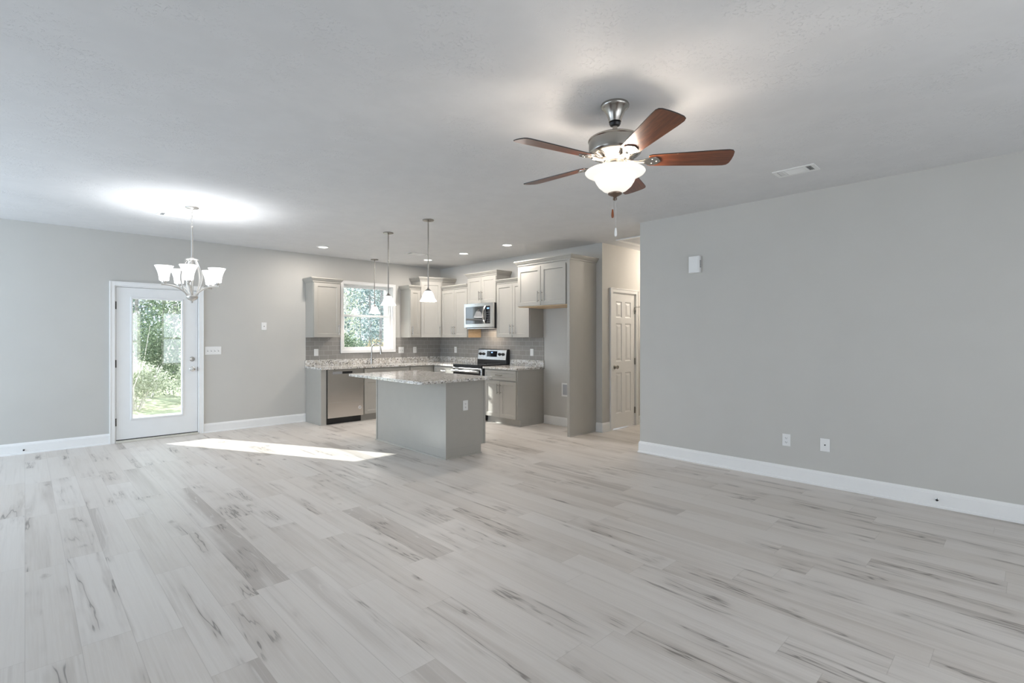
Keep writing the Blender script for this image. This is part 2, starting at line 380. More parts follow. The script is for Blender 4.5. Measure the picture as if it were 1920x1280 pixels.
for i, (a, b, z0, z1) in enumerate(WIN_REAR):
    t = thing('window_%d' % (i+2), 'unseen white front window, %s of three on the front wall' % ('first', 'middle', 'last')[i], 'window', kind='structure')
    mb = MB()
    for x in (a, (a+b)/2-0.03, b-0.06): mb.box(x, x+0.06, YREAR-0.12, YREAR-0.04, z0, z1)
    for z in (z0, (z0+z1)/2-0.03, z1-0.06): mb.box(a, b, YREAR-0.11, YREAR-0.05, z, z+0.06)
    mb.build('sash', M['vinyl'], t)

BASE = [(0, 0), (0.022, 0), (0.022, 0.014), (0.014, 0.02), (0.014, 0.108), (0.011, 0.113), (0.011, 0.119), (0.007, 0.129), (0, 0.134)]
def baseboard(name, path, label):
    return struct(name, MB().sweep(path, BASE), M['trim'], label, 'baseboard')
baseboard('baseboard_back', [(XLEFT, YB), (0.785, YB)], 'white baseboard to the hinge side of the glazed door')
baseboard('baseboard_back_2', [(1.838, YB), (3.298, YB)], 'white baseboard between the glazed door and kitchen cabinets')
baseboard('baseboard_right', [(XR+T, YE), (XR, YE), (XR, YREAR)][0:0] or [(XR+T, YE), (XR, YE), (XR, YREAR)], 'white baseboard along the large blank wall')
baseboard('baseboard_kitchen', [(XK, 5.455), (XK, 4.479)], 'white baseboard inside the empty fridge alcove')
baseboard('baseboard_hall', [(XK, 4.431), (XK, YD), (HX0-0.062, YD)], 'short white baseboard wrapping the corner beside the six-panel door')
baseboard('baseboard_hall_2', [(HX1+0.062, YD), (XHALL, YD)], 'white baseboard past the hinges of the six-panel door')
baseboard('baseboard_left', [(XLEFT, YREAR), (XLEFT, YB)], 'white baseboard on the plain side wall')

def casing_mb(x0, x1, z1, yw, wd=0.062, th=0.018, z0=0.0, bottom=False):
    """door/window casing on a wall facing -y: two legs and a head, with a raised outer band"""
    mb = MB()
    mb.box(x0-wd, x0, yw-th, yw, z0, z1+wd); mb.box(x1, x1+wd, yw-th, yw, z0, z1+wd); mb.box(x0, x1, yw-th, yw, z1, z1+wd)
    e = 0.014
    mb.box(x0-wd, x0-wd+e, yw-th-0.006, yw-th, z0, z1+wd); mb.box(x1+wd-e, x1+wd, yw-th-0.006, yw-th, z0, z1+wd); mb.box(x0-wd+e, x1+wd-e, yw-th-0.006, yw-th, z1+wd-e, z1+wd)
    if bottom: mb.box(x0-wd, x1+wd, yw-th-0.006, yw, z0-wd*0.9, z0)
    return mb

# exterior door
t = thing('door_1', 'white full-glass exterior door under the chandelier', 'door', kind='structure')
casing_mb(DX0, DX1, DZ1, YB, 0.055).build('casing', M['trim'], t, 0.002)
mb = MB().box(DX0, DX0+0.012, YB, YB+T, 0, DZ1).box(DX1-0.012, DX1, YB, YB+T, 0, DZ1).box(DX0+0.012, DX1-0.012, YB, YB+T, DZ1-0.012, DZ1)
mb.box(DX0, DX0+0.03, YB+0.07, YB+T, 0, DZ1-0.02).box(DX1-0.03, DX1, YB+0.07, YB+T, 0, DZ1-0.02).box(DX0+0.03, DX1-0.03, YB+0.07, YB+T, DZ1-0.04, DZ1-0.012)
mb.build('jamb', M['trim'], t)
SX0, SX1, SZ0, SZ1 = DX0+0.016, DX1-0.016, 0.038, DZ1-0.016
GX0, GX1, GZ0, GZ1 = 1.022, 1.578, 0.300, 1.885
yf, yk = YB+0.012, YB+0.056
mb = MB().box(SX0, GX0, yf, yk, SZ0, SZ1).box(GX1, SX1, yf, yk, SZ0, SZ1).box(GX0, GX1, yf, yk, SZ0, GZ0).box(GX0, GX1, yf, yk, GZ1, SZ1)
slab = mb.build('door_slab', M['door'], t)
LITE = [(0, yf), (-0.024, yf), (-0.022, yf-0.008), (-0.008, yf-0.012), (0.004, yf-0.006), (0.006, yf+0.02), (0, yf+0.02)]
mb = MB(); pts = [(GX0, GZ0), (GX1, GZ0), (GX1, GZ1), (GX0, GZ1)]; cx, cz = (GX0+GX1)/2, (GZ0+GZ1)/2
vs = []
for x, z in pts:
    for o, yy in LITE: vs.append((x+(o if x < cx else -o), yy, z+(o if z < cz else -o)))
nL = len(LITE); mb.add(vs, [(i*nL+j, i*nL+(j+1) % nL, ((i+1) % 4)*nL+(j+1) % nL, ((i+1) % 4)*nL+j) for i in range(4) for j in range(nL)])
mb.build('lite_frame', M['door'], t)
MB().box(GX0, GX1, YB+0.032, YB+0.036, GZ0, GZ1).build('glass_pane', M['pane'], t)
for z in (1.79, 1.03, 0.27):
    MB().cyl((SX0-0.004, YB+0.006, z-0.05), (SX0-0.004, YB+0.006, z+0.05), 0.008, 10).box(SX0-0.016, SX0, YB+0.008, YB+0.012, z-0.05, z+0.05).build('hinge', M['dark_hinge'], t)
def rotY(prof, x, z, y0, seg=24):   # lathe about an axis pointing to -y
    Mx = Matrix.Translation((x, y0, z)) @ Matrix.Rotation(R(90), 4, 'X')
    return MB().lathe(prof, (0, 0), seg, M=Mx)
KNOB = [(0.0, 0), (0.032, 0), (0.033, 0.006), (0.028, 0.011), (0.013, 0.014), (0.012, 0.03), (0.022, 0.038), (0.027, 0.05), (0.025, 0.062), (0.014, 0.069), (0.0, 0.07)]
rotY(KNOB, 1.703, 0.925, yf).build('door_knob', M['chrome'], t)
k = rotY([(0, 0), (0.032, 0), (0.033, 0.006), (0.026, 0.014), (0.0, 0.016)], 1.703, 1.066, yf).build('deadbolt', M['nickel'], t)
MB().box(1.698, 1.708, yf-0.03, yf-0.014, 1.052, 1.08).build('thumb_turn', M['nickel'], k, 0.002)
MB().box(SX1-0.001, DX1-0.011, YB+0.006, YB+0.03, 0.895, 0.955).build('strike_plate', M['dark_hinge'], t)
MB().box(DX0+0.012, DX1-0.012, YB-0.03, YB+T, 0, 0.026).build('threshold', plain('threshold', (0.62, 0.60, 0.53), 0.4), t, 0.004)
MB().box(DX0+0.013, DX1-0.013, YB+0.02, YB+0.05, 0.026, 0.04).build('sweep', M['black'], t)

# hall six-panel door
t = thing('door_2', 'white six-panel interior door in the hallway', 'door', kind='structure')
casing_mb(HX0, HX1, HZ1, YD, 0.06).build('casing', M['trim'], t, 0.002)
MB().box(HX0, HX0+0.012, YD, YD+T, 0, HZ1).box(HX1-0.012, HX1, YD, YD+T, 0, HZ1).box(HX0+0.012, HX1-0.012, YD, YD+T, HZ1-0.012, HZ1).build('jamb', M['trim'], t)
sx0, sx1, sz0, sz1 = HX0+0.015, HX1-0.015, 0.012, HZ1-0.015
yf2 = YD+0.008
def six_panel(x0, x1, z0, z1, yf, th=0.035):
    mb = MB(); Wd = x1-x0
    cols = [(x0+0.10, x0+Wd/2-0.045), (x0+Wd/2+0.045, x1-0.10)]; rows = [(z0+0.22, z0+0.83), (z0+1.0, z0+1.57), (z0+1.66, z0+1.90)]
    xs = [x0, cols[0][0], cols[0][1], cols[1][0], cols[1][1], x1]; zs = [z0]+[q for r in rows for q in r]+[z1]
    for i in range(5):
        for j in range(7):
            a, b, c, d = xs[i], xs[i+1], zs[j], zs[j+1]
            if i in (1, 3) and j in (1, 3, 5):
                lv = [(0, 0), (0.012, 0.010), (0.022, 0.010), (0.05, 0.002)]
                vs = []
                for o, q in lv: vs += [(a+o, yf+q, c+o), (b-o, yf+q, c+o), (b-o, yf+q, d-o), (a+o, yf+q, d-o)]
                fs = [(l*4+k, l*4+(k+1) % 4, l*4+4+(k+1) % 4, l*4+4+k) for l in range(3) for k in range(4)]+[(12, 13, 14, 15)]
                mb.add(vs, fs)
            else: mb.add([(a, yf, c), (b, yf, c), (b, yf, d), (a, yf, d)], [(0, 1, 2, 3)])
    mb.add([(x0, yf, z0), (x1, yf, z0), (x1, yf+th, z0), (x0, yf+th, z0), (x0, yf, z1), (x1, yf, z1), (x1, yf+th, z1), (x0, yf+th, z1)], [(0, 3, 2, 1), (4, 5, 6, 7), (0, 4, 7, 3), (1, 2, 6, 5), (2, 3, 7, 6)])
    return mb
six_panel(sx0, sx1, sz0, sz1, yf2).build('door_slab', M['trim'], t)
for z in (1.79, 1.0, 0.24):
    MB().cyl((sx1+0.006, YD-0.003, z-0.05), (sx1+0.006, YD-0.003, z+0.05), 0.008, 10).box(sx1-0.012, sx1+0.012, YD, YD+0.006, z-0.05, z+0.05).build('hinge', M['nickel'], t)
MB().tube([(sx1+0.006, YD-0.006, 1.845), (sx1+0.03, YD-0.05, 1.845), (sx1+0.055, YD-0.06, 1.848)], 0.005, 8).tube([(sx1+0.004, YD-0.006, 1.842), (sx1-0.03, YD-0.03, 1.815), (sx1-0.05, YD-0.022, 1.79)], 0.004, 8).build('hinge_pin_stop', M['nickel'], t)
rotY(KNOB, sx0+0.062, 0.93, yf2).build('door_knob', M['nickel'], t)

# kitchen window: white casing, deep jamb, two sashes
t = thing('window_1', 'white double-hung window above the kitchen sink', 'window', kind='structure')
mb = casing_mb(WX0, WX1, WZ1, YB, 0.052, 0.016, WZ0, True); mb.build('casing', M['trim'], t, 0.002)
j = 0.008
MB().box(WX0, WX0+j, YB, YB+T, WZ0, WZ1).box(WX1-j, WX1, YB, YB+T, WZ0, WZ1).box(WX0+j, WX1-j, YB, YB+T, WZ1-j, WZ1).box(WX0+j, WX1-j, YB, YB+T, WZ0, WZ0+j).build('jamb', M['trim'], t)
zm = 1.755
def sash(x0, x1, y0, y1, z0, z1, fr, par, name):
    o = MB().box(x0, x0+fr, y0, y1, z0, z1).box(x1-fr, x1, y0, y1, z0, z1).box(x0+fr, x1-fr, y0, y1, z0, z0+fr).box(x0+fr, x1-fr, y0, y1, z1-fr, z1).build(name, M['vinyl'], par, 0.003)
    MB().box(x0+fr, x1-fr, (y0+y1)/2-0.002, (y0+y1)/2+0.002, z0+fr, z1-fr).build('pane', M['pane'], o)
MB().box(WX0+j, WX0+j+0.014, YB+0.06, YB+T, WZ0+j, WZ1-j).box(WX1-j-0.014, WX1-j, YB+0.06, YB+T, WZ0+j, WZ1-j).box(WX0+j+0.014, WX1-j-0.014, YB+0.06, YB+T, WZ1-j-0.014, WZ1-j).box(WX0+j+0.014, WX1-j-0.014, YB+0.06, YB+T, WZ0+j, WZ0+j+0.018).build('window_frame', M['vinyl'], t, 0.002)
a, b = WX0+j+0.014, WX1-j-0.014
sash(a, b, YB+0.068, YB+0.098, WZ0+j+0.018, zm+0.020, 0.030, t, 'lower_sash')
sash(a, b, YB+0.104, YB+0.134, zm-0.020, WZ1-j-0.014, 0.030, t, 'upper_sash')

# tile backsplash
g = 0.008
mb = MB().box(3.30, WX0-0.052, YB-g, YB, 0.90, 1.372).box(WX0-0.052, WX1+0.052, YB-g, YB, 0.90, WZ0-0.047).box(WX1+0.052, XK-g, YB-g, YB, 0.90, 1.372)
struct('wall_tile_back', mb, M['tile'], 'grey subway tile backsplash under the kitchen window', 'backsplash')
mb = MB().box(XK-g, XK, 5.462, 7.01, 0.90, 1.372).box(XK-g, XK, 6.24, 7.01, 1.372, 1.56).box(XK-g, XK, 7.01, YB-g, 0.90, 1.372)
struct('wall_tile_kitchen', mb, M['tile'], 'grey subway tile backsplash behind the stove', 'backsplash')

# ------------------------------------------------------------ cabinets
def handle_v(x, z0, z1, yf, par):
    mb = MB().cyl((x, yf-0.032, z0), (x, yf-0.032, z1), 0.006, 12)
    for z in (z0+0.025, z1-0.025): mb.cyl((x, yf, z), (x, yf-0.032, z), 0.005, 10)
    return mb.build('handle', M['nickel'], par)
def handle_h(x0, x1, z, yf, par):
    mb = MB().cyl((x0, yf-0.032, z), (x1, yf-0.032, z), 0.006, 12)
    for x in (x0+0.025, x1-0.025): mb.cyl((x, yf, z), (x, yf-0.032, z), 0.005, 10)
    return mb.build('handle', M['nickel'], par)
def CROWN(z): return [(0, z), (0.010, z), (0.012, z+0.016), (0.020, z+0.024), (0.034, z+0.040), (0.040, z+0.052), (0.048, z+0.056), (0.048, z+0.072), (0, z+0.072)]
def cabinet(label, loc, rz, W, D, z0, z1, doors=(), drawers=(), crown=None, toe=False, group=None, name='upper_cabinet', cat='cabinet', side_gap=0.0, hollow=False):
    t = thing(name, label, cat, loc, rz, group)
    yb = -D+0.021
    if hollow: MB().box(0, 0.018, yb, -0.001, z0, z1).box(W-0.018, W, yb, -0.001, z0, z1).box(0.018, W-0.018, yb, -0.001, z0, z0+0.018).box(0.018, W-0.018, -0.012, -0.001, z0+0.018, z1).box(0.018, W-0.018, yb, yb+0.019, z0+0.018, z1).build('cabinet_body', M['cab'], t)
    else: B(side_gap, W-side_gap, yb, -0.001, z0, z1).build('cabinet_body', M['cab'], t, 0.0015)
    if toe: B(side_gap, W-side_gap, -D+0.085, -0.001, 0.0, z0).build('toe_kick', M['cab'], t)
    for x0, x1, a, b, hs in doors:
        d = MB().shaker(x0, x1, a, b, -D, rail=min(0.057, (x1-x0)*0.27)).build('door', M['cab'], t, 0.0015)
        if hs:
            side, end = hs
            hx = x0+0.03 if side == 'l' else x1-0.03
            if end == 'b': handle_v(hx, a+0.045, a+0.205, -D, d)
            else: handle_v(hx, b-0.205, b-0.045, -D, d)
    for x0, x1, a, b, hh in drawers:
        d = MB().shaker(x0, x1, a, b, -D, rail=min(0.04, (b-a)*0.27)).build('drawer', M['cab'], t, 0.0015)
        if hh: handle_h((x0+x1)/2-0.08, (x0+x1)/2+0.08, (a+b)/2, -D, d)
    if crown:
        path, z = crown
        MB().sweep(path, CROWN(z)).build('crown', M['cab'], t, 0.001)
    return t
ZU, DU = 1.372, 0.33
def two(W, z0, z1, end='b', m=0.006): return [(m, W/2-0.002, z0+0.004, z1, ('r', end)), (W/2+0.002, W-m, z0+0.004, z1, ('l', end))]
# upper cabinets on the back wall
Wd = 0.445
cabinet('grey wall cabinet between the bare wall and the sink window', (3.296, YB, 0), 0, Wd, DU, ZU, 2.286, [(0.006, Wd-0.006, ZU+0.004, 2.25, ('r', 'b'))], crown=([(0, -0.001), (0, -DU+0.02), (Wd, -DU+0.02), (Wd, -0.001)], 2.26))
Wd = 0.228
cabinet('narrow grey wall cabinet just past the sink window', (5.080, YB, 0), 0, Wd, DU, ZU, 2.286, [(0.006, Wd-0.004, ZU+0.004, 2.25, ('l', 'b'))], crown=([(0, -0.001), (0, -DU+0.02), (Wd-0.001, -DU+0.02)], 2.26))
# corner cabinet with an angled face
t = thing('corner_cabinet', 'tall grey corner wall cabinet with an angled door', 'cabinet')
A_, B_ = (5.312, YB-DU+0.004), (XK-DU-0.002, 7.745)
poly = [(5.3095, YB-0.009), (5.3095, A_[1]), A_, B_, (B_[0]+0.001, 7.7865), (XK-0.009, 7.7865), (XK-0.009, YB-0.009)]
poly = [(5.3095, YB-0.009), (5.3095, A_[1]+0.02), (A_[0]+0.01, A_[1]+0.02), (B_[0]+0.018, B_[1]+0.02), (XK-0.009, 7.7865), (XK-0.009, YB-0.009)]
poly = [(5.3095, YB-0.009), (5.3095, A_[1]+0.018), (B_[0]+0.018, 7.7865), (XK-0.009, 7.7865), (XK-0.009, YB-0.009)]
MB().prism(poly, ZU, 2.45).build('cabinet_body', M['cab'], t, 0.0015)
f0, f1 = Vector((5.3095, A_[1]+0.018)), Vector((B_[0]+0.018, 7.7865)); fl = (f1-f0).length; ang = math.atan2(f1.y-f0.y, f1.x-f0.x)
d = MB().shaker(0.014, fl-0.024, ZU+0.004, 2.41, -0.021).build('door', M['cab'], t, 0.0015); d.location = (f0.x, f0.y, 0); d.rotation_euler = (0, 0, ang)
handle_v(fl-0.05, ZU+0.045, ZU+0.205, -0.021, d)
MB().sweep([(5.3095, YB-0.009), (5.3095, f0.y-0.0), (f1.x, f1.y-0.004), (XK-0.009, f1.y-0.004)], CROWN(2.43)).build('crown', M['cab'], t, 0.001)
# upper cabinets on the kitchen wall (left end first)
Wd = 0.768
t = cabinet('grey double-door wall cabinet between corner cabinet and microwave', (XK, 7.7815, 0), -90, Wd, DU, ZU, 2.286, two(Wd, ZU, 2.25), crown=([(0.012, -DU+0.02), (Wd, -DU+0.02)], 2.26))
o = B(Wd+0.0003, Wd+0.0013, -DU+0.025, -0.009, ZU, 1.93).build('side_panel', M['ply'], t); o['label'] = 'bare tan wood side panel'
Wd = 0.76
cabinet('short grey double-door wall cabinet directly over the microwave', (XK, 7.0105, 0), -90, Wd, DU, 1.962, 2.45, two(Wd, 1.962, 2.41), crown=([(0, -0.001), (0, -DU+0.02), (Wd, -DU+0.02), (Wd, -0.001)], 2.43))
Wd = 0.766
cabinet('grey double-door wall cabinet between microwave and fridge alcove', (XK, 6.2425, 0), -90, Wd, DU, ZU, 2.286, two(Wd, ZU, 2.25), crown=([(0, -DU+0.02), (Wd-0.001, -DU+0.02)], 2.26))
Wd = 0.985; DF = 0.61
t = cabinet('deep grey double-door cabinet over the empty fridge space', (XK, 5.462, 0), -90, Wd, DF, 1.838, 2.45, [(0.012, Wd/2-0.012, 1.842, 2.41, ('r', 'b')), (Wd/2-0.004, Wd-0.03, 1.842, 2.41, ('l', 'b'))], crown=([(0, -0.001), (0, -DF+0.02), (Wd+0.043, -DF+0.02), (Wd+0.043, -0.001)], 2.451))
o = B(0.0, Wd, -DF+0.025, -0.001, 1.829, 1.8375).build('bottom_panel', M['ply'], t); o['label'] = 'bare tan wood underside'
t = thing('tall_end_panel', 'full-height grey panel on the hall side of the fridge space', 'cabinet panel', (XK, 4.4765, 0), -90)
B(0, 0.042, -DF, -0.001, 0, 2.449).build('panel', M['cab'], t, 0.002)
MB().sweep([(0.042, -DF), (0.042, -0.02)][::-1][::-1], [(0, 0), (0.012, 0), (0.010, 0.008), (0, 0.014)]).build('shoe_strip', M['cab'], t)

# base cabinets on the back wall
ZB, DB = 0.868, 0.61
t = thing('base_end_panel', 'grey end panel closing the counter run beside the bare wall', 'cabinet panel', (3.302, YB, 0))
B(0, 0.085, -DB+0.02, -0.001, 0, ZB).build('panel', M['cab'], t, 0.0015)
MB().sweep([(0.0, -0.012), (0.0, -DB+0.02), (0.085, -DB+0.02)], [(0, 0), (0.012, 0), (0.010, 0.008), (0, 0.014)]).build('shoe_strip', M['cab'], t)
Wd = 0.89
cabinet('grey sink base cabinet beside the dishwasher', (4.003, YB, 0), 0, Wd, DB, 0.105, ZB, [(0.02, Wd/2-0.002, 0.112, 0.685, ('r', 't')), (Wd/2+0.002, Wd-0.02, 0.112, 0.685, ('l', 't'))], [(0.02, Wd-0.02, 0.70, 0.855, False)], toe=True, name='base_cabinet', hollow=True)
Wd = 0.30
cabinet('narrow grey drawer base cabinet near the inside corner', (4.895, YB, 0), 0, Wd, DB, 0.105, ZB, [(0.012, Wd-0.012, 0.112, 0.685, ('l', 't'))], [(0.012, Wd-0.012, 0.70, 0.855, True)], toe=True, name='base_cabinet')
t = thing('corner_base_cabinet', 'blank grey corner base cabinet where the counters meet', 'cabinet', (5.197, YB, 0))
B(0, XK-5.197-0.009, -DB+0.021, -0.009, 0.105, ZB).build('cabinet_body', M['cab'], t, 0.0015)
B(0, XK-5.197-0.009, -DB+0.085, -0.009, 0, 0.105).build('toe_kick', M['cab'], t)
Wd = 0.645
cabinet('grey base cabinet tucked between inside corner and stove', (XK, 7.655, 0), -90, Wd, DB, 0.105, ZB, two(Wd, 0.108, 0.685, 't', 0.03), [(0.03, Wd-0.012, 0.70, 0.855, True)], toe=True, name='base_cabinet')
Wd = 0.762
t = cabinet('grey base cabinet between stove and fridge alcove', (XK, 6.234, 0), -90, Wd, DB, 0.105, ZB, [(0.02, Wd/2-0.002, 0.112, 0.685, ('r', 't')), (Wd/2+0.002, Wd-0.02, 0.112, 0.685, ('l', 't'))], [(0.02, Wd-0.02, 0.70, 0.855, True)], toe=True, name='base_cabinet')
MB().sweep([(0.0, -DB+0.085), (Wd, -DB+0.085), (Wd, -0.02)], [(0, 0), (0.012, 0), (0.010, 0.010), (0, 0.016)]).build('shoe_strip', M['cab'], t)

# countertops
ZC0, ZC1 = 0.870, 0.901
SKX0, SKX1, SKY0, SKY1 = 4.10, 4.78, 7.75, 8.13
t = thing('countertop', 'speckled granite L-shaped countertop around the sink', 'countertop')
yf = YB-0.645; xf = XK-0.645
mb = MB()
for a in ((3.285, SKX0, yf, YB-0.009), (SKX1, XK-0.009, yf, YB-0.009), (SKX0, SKX1, yf, SKY0), (SKX0, SKX1, SKY1, YB-0.009), (xf, XK-0.009, 7.013, yf)): mb.box(*a, ZC0, ZC1)
mb.build('counter_slab', M['granite'], t)
mb = MB().box(3.285, XK-0.009, YB-0.029, YB-0.0085, ZC1, 1.0).box(XK-0.029, XK-0.0085, 7.013, YB-0.029, ZC1, 1.0)
mb.build('backsplash_strip', M['granite'], t, 0.002)
t = thing('countertop', 'short speckled granite countertop between stove and fridge alcove', 'countertop')
B(xf, XK-0.009, 5.447, 6.231, ZC0, ZC1).build('counter_slab', M['granite'], t, 0.004)
B(XK-0.029, XK-0.0085, 5.452, 6.231, ZC1, 1.0).build('backsplash_strip', M['granite'], t, 0.002)
# sink and faucet
t = thing('sink', 'stainless undermount sink below the kitchen window', 'sink', ((SKX0+SKX1)/2, (SKY0+SKY1)/2, 0))
hx, hy = (SKX1-SKX0)/2+0.012, (SKY1-SKY0)/2+0.012
mb = MB(); zt, zb_ = 0.8695, 0.70
o4 = [(-hx, -hy), (hx, -hy), (hx, hy), (-hx, hy)]; i4 = [(x*0.96, y*0.94) for x, y in o4]
vs = [(x, y, zt) for x, y in o4]+[(x, y, zt) for x, y in i4]+[(x*0.93, y*0.93, zb_) for x, y in i4]
mb.add(vs, [(k, (k+1) % 4, 4+(k+1) % 4, 4+k) for k in range(4)]+[(4+k, 4+(k+1) % 4, 8+(k+1) % 4, 8+k) for k in range(4)]+[(8, 9, 10, 11)])
mb.build('basin', M['steel_smooth'], t); MB().lathe([(0, 0.701), (0.04, 0.702), (0.045, 0.7005)], (0, 0)).build('drain', M['chrome'], t)
t = thing('faucet', 'brushed nickel gooseneck faucet behind the sink', 'faucet', (4.44, 8.19, ZC1+0.001))
MB().lathe([(0, 0), (0.028, 0), (0.027, 0.012), (0.018, 0.02), (0.0165, 0.11), (0.014, 0.12), (0, 0.12)]).build('base', M['nickel'], t)
pts = [(0, 0, 0.11), (0, 0, 0.25)]+[(0.62*(-0.075+0.075*math.cos(a))*-1*1.0, -0.075+0.075*math.cos(a), 0.27+0.085*math.sin(a)) for a in [math.pi*k/10 for k in range(11)]]
MB().tube(pts, 0.0115, 12).build('spout', M['nickel'], t)
e = pts[-1]; MB().cyl((e[0], e[1], 0.275), (e[0]+0.004, e[1]-0.006, 0.175), 0.0135, 14, 0.019).build('spray_head', M['nickel'], t)
MB().cyl((0.016, 0, 0.075), (0.045, 0, 0.08), 0.012, 12).tube([(0.045, 0, 0.08), (0.062, -0.01, 0.115), (0.07, -0.015, 0.15)], 0.006, 10).build('lever', M['nickel'], t)

# island
t = thing('kitchen_island', 'grey kitchen island base standing on the plank floor', 'kitchen island', (3.392, 4.572, 0))
IX, IY = 0.60, 1.545
mb = MB().prism([(0, 0), (IX-0.085, 0), (IX-0.085, 0), (IX-0.085, IY), (0, IY)][0:2]+[(IX-0.085, IY), (0, IY)], 0, 0.105)
mb.box(0, IX-0.021, 0, IY, 0.105, ZB)
mb.build('island_body', M['cab'], t, 0.0015)
e = 0.012
MB().box(-e*0.6, 0.0, -e*0.6, 0.02, 0.014, ZB).box(0.0, 0.02, -e*0.6, 0.0, 0.014, ZB).build('corner_trim', M['cab'], t)
B(-e*0.6, 0, IY-0.02, IY+e*0.6, 0.014, ZB).build('corner_trim', M['cab'], t)
B(IX-0.041, IX-0.021, -e*0.6, 0, 0.105, ZB).build('corner_trim', M['cab'], t)
MB().sweep([(IX-0.085, 0), (0, 0), (0, IY), (IX-0.085, IY)][::-1][::-1][::-1], [(0, 0), (0.014, 0), (0.012, 0.010), (0, 0.016)]).build('shoe_strip', M['cab'], t)
for k in range(2):
    y0 = 0.02+k*(IY-0.04)/2; y1 = y0+(IY-0.04)/2-0.004
    for a, b in ((y0, (y0+y1)/2-0.002), ((y0+y1)/2+0.002, y1)):
        d = MB().shaker(a, b, 0.112, 0.685, 0).build('door', M['cab'], t, 0.0015); d.location = (IX, 0, 0); d.rotation_euler = (0, 0, R(90))
        handle_v(b-0.03 if a == y0 else a+0.03, 0.48, 0.64, 0, d)
    d = MB().shaker(y0, y1, 0.70, 0.855, 0, rail=0.04).build('drawer', M['cab'], t, 0.0015); d.location = (IX, 0, 0); d.rotation_euler = (0, 0, R(90))
    handle_h((y0+y1)/2-0.08, (y0+y1)/2+0.08, 0.778, 0, d)
def rounded(x0, x1, y0, y1, r, n=6):
    P = []
    for cx, cy, a0 in ((x1-r, y0+r, -90), (x1-r, y1-r, 0), (x0+r, y1-r, 90), (x0+r, y0+r, 180)):
        for k in range(n+1):
            a = R(a0+90*k/n); P.append((cx+r*math.cos(a), cy+r*math.sin(a)))
    return P
tag(MB().prism(rounded(3.01, 4.045, 4.50, 6.175, 0.04), ZB+0.001, ZC1).build('island_countertop', M['granite'], None, 0.006, 3), 'large speckled granite slab overhanging the island', 'countertop')

# ------------------------------------------------------------ appliances
t = thing('dishwasher', 'stainless dishwasher under the counter beside the end panel', 'dishwasher', (3.390, YB, 0))
Wd = 0.61
B(0.004, Wd-0.004, -DB+0.03, -0.03, 0.10, 0.866).build('tub_body', M['black'], t)
B(0.004, Wd-0.004, -DB+0.075, -0.05, 0.0, 0.10).build('toe_kick', M['black'], t)
yd = -DB-0.012
px0, px1, pz0, pz1 = 0.245, 0.415, 0.795, 0.832
mb = MB().box(0.006, px0, yd, -DB+0.029, 0.105, 0.864).box(px1, Wd-0.006, yd, -DB+0.029, 0.105, 0.864).box(px0, px1, yd, -DB+0.029, 0.105, pz0).box(px0, px1, yd, -DB+0.029, pz1, 0.864)
d = mb.build('door', M['steel'], t)
B(px0, px1, yd+0.012, -DB+0.029, pz0, pz1).build('pocket_handle', M['black'], d)
B(0.085, px0-0.004, yd-0.0012, yd, 0.792, 0.834).build('control_strip', M['grey'], d)
B(0.095, 0.165, yd-0.0012, yd, 0.846, 0.849).build('badge', M['black'], d)
B(0.006, Wd-0.006, yd-0.0012, yd, 0.345, 0.3475).build('seam', M['steel_smooth'], d)
o = rotY([(0, 0), (0.027, 0), (0.027, 0.001), (0, 0.001)], 0.545, 0.235, yd).build('sticker', M['white'], d); o['label'] = 'round white sticker with a grey emblem'
rotY([(0.012, 0.001), (0.019, 0.001), (0.019, 0.0016), (0.012, 0.0016)], 0.545, 0.235, yd).box(0.538, 0.552, yd-0.0016, yd-0.001, 0.229, 0.241).build('emblem', M['grey'], d)

t = thing('stove', 'stainless and black electric stove between two base cabinets', 'stove', (XK, 7.0075, 0), -90)
Wd = 0.768; a, b = 0.004, Wd-0.004
B(a, b, -0.62, -0.035, 0.02, 0.905).build('oven_body', M['black'], t, 0.003)
B(a-0.002, b+0.002, -0.655, -0.07, 0.906, 0.918).build('cooktop', M['blackglass'], t, 0.003)
for x, y, r in ((0.2, -0.5, 0.11), (0.57, -0.5, 0.08), (0.2, -0.22, 0.08), (0.57, -0.22, 0.11)): MB().lathe([(r-0.003, 0.9182), (r, 0.9182), (r, 0.9186), (r-0.003, 0.9186)], (x, y), 40, True).build('burner_ring', M['grey'], t)
pr = [(-0.105, 0.918), (-0.02, 0.918), (-0.02, 1.168), (-0.062, 1.168), (-0.075, 1.158), (-0.100, 0.985)]
mb = MB(); n = len(pr); vs = [(x, y, z) for x in (a, b) for y, z in pr]
mb.add(vs, [tuple(range(n)), tuple(range(2*n-1, n-1, -1))]+[(i, n+i, n+(i+1) % n, (i+1) % n) for i in range(n)])
bgd = mb.build('backguard', M['black'], t, 0.003)
tilt = math.atan2(0.025, 0.173)
face = bpy.data.objects.new('control_panel', None)
mb = MB(); q = lambda s, off: (-0.100+0.025*s-off*math.cos(tilt), 0.985+0.173*s+off*math.sin(tilt)*0)
vs = []
for x in (a+0.012, b-0.012):
    for s, o_ in ((0.0, 0.0), (0.98, 0.0), (0.98, 0.004), (0.0, 0.004)): y, z = q(s, o_); vs.append((x, y, z))
mb.add(vs, [(0, 1, 2, 3), (7, 6, 5, 4), (0, 4, 5, 1), (1, 5, 6, 2), (2, 6, 7, 3), (3, 7, 4, 0)])
face = mb.build('control_panel', M['steel_smooth'], t)
def on_face(x0, x1, s0, s1, o0, o1):
    vs = []
    for x in (x0, x1):
        for s, o_ in ((s0, o0), (s1, o0), (s1, o1), (s0, o1)): y, z = q(s, o_); vs.append((x, y, z))
    return MB().add(vs, [(0, 1, 2, 3), (7, 6, 5, 4), (0, 4, 5, 1), (1, 5, 6, 2), (2, 6, 7, 3), (3, 7, 4, 0)])
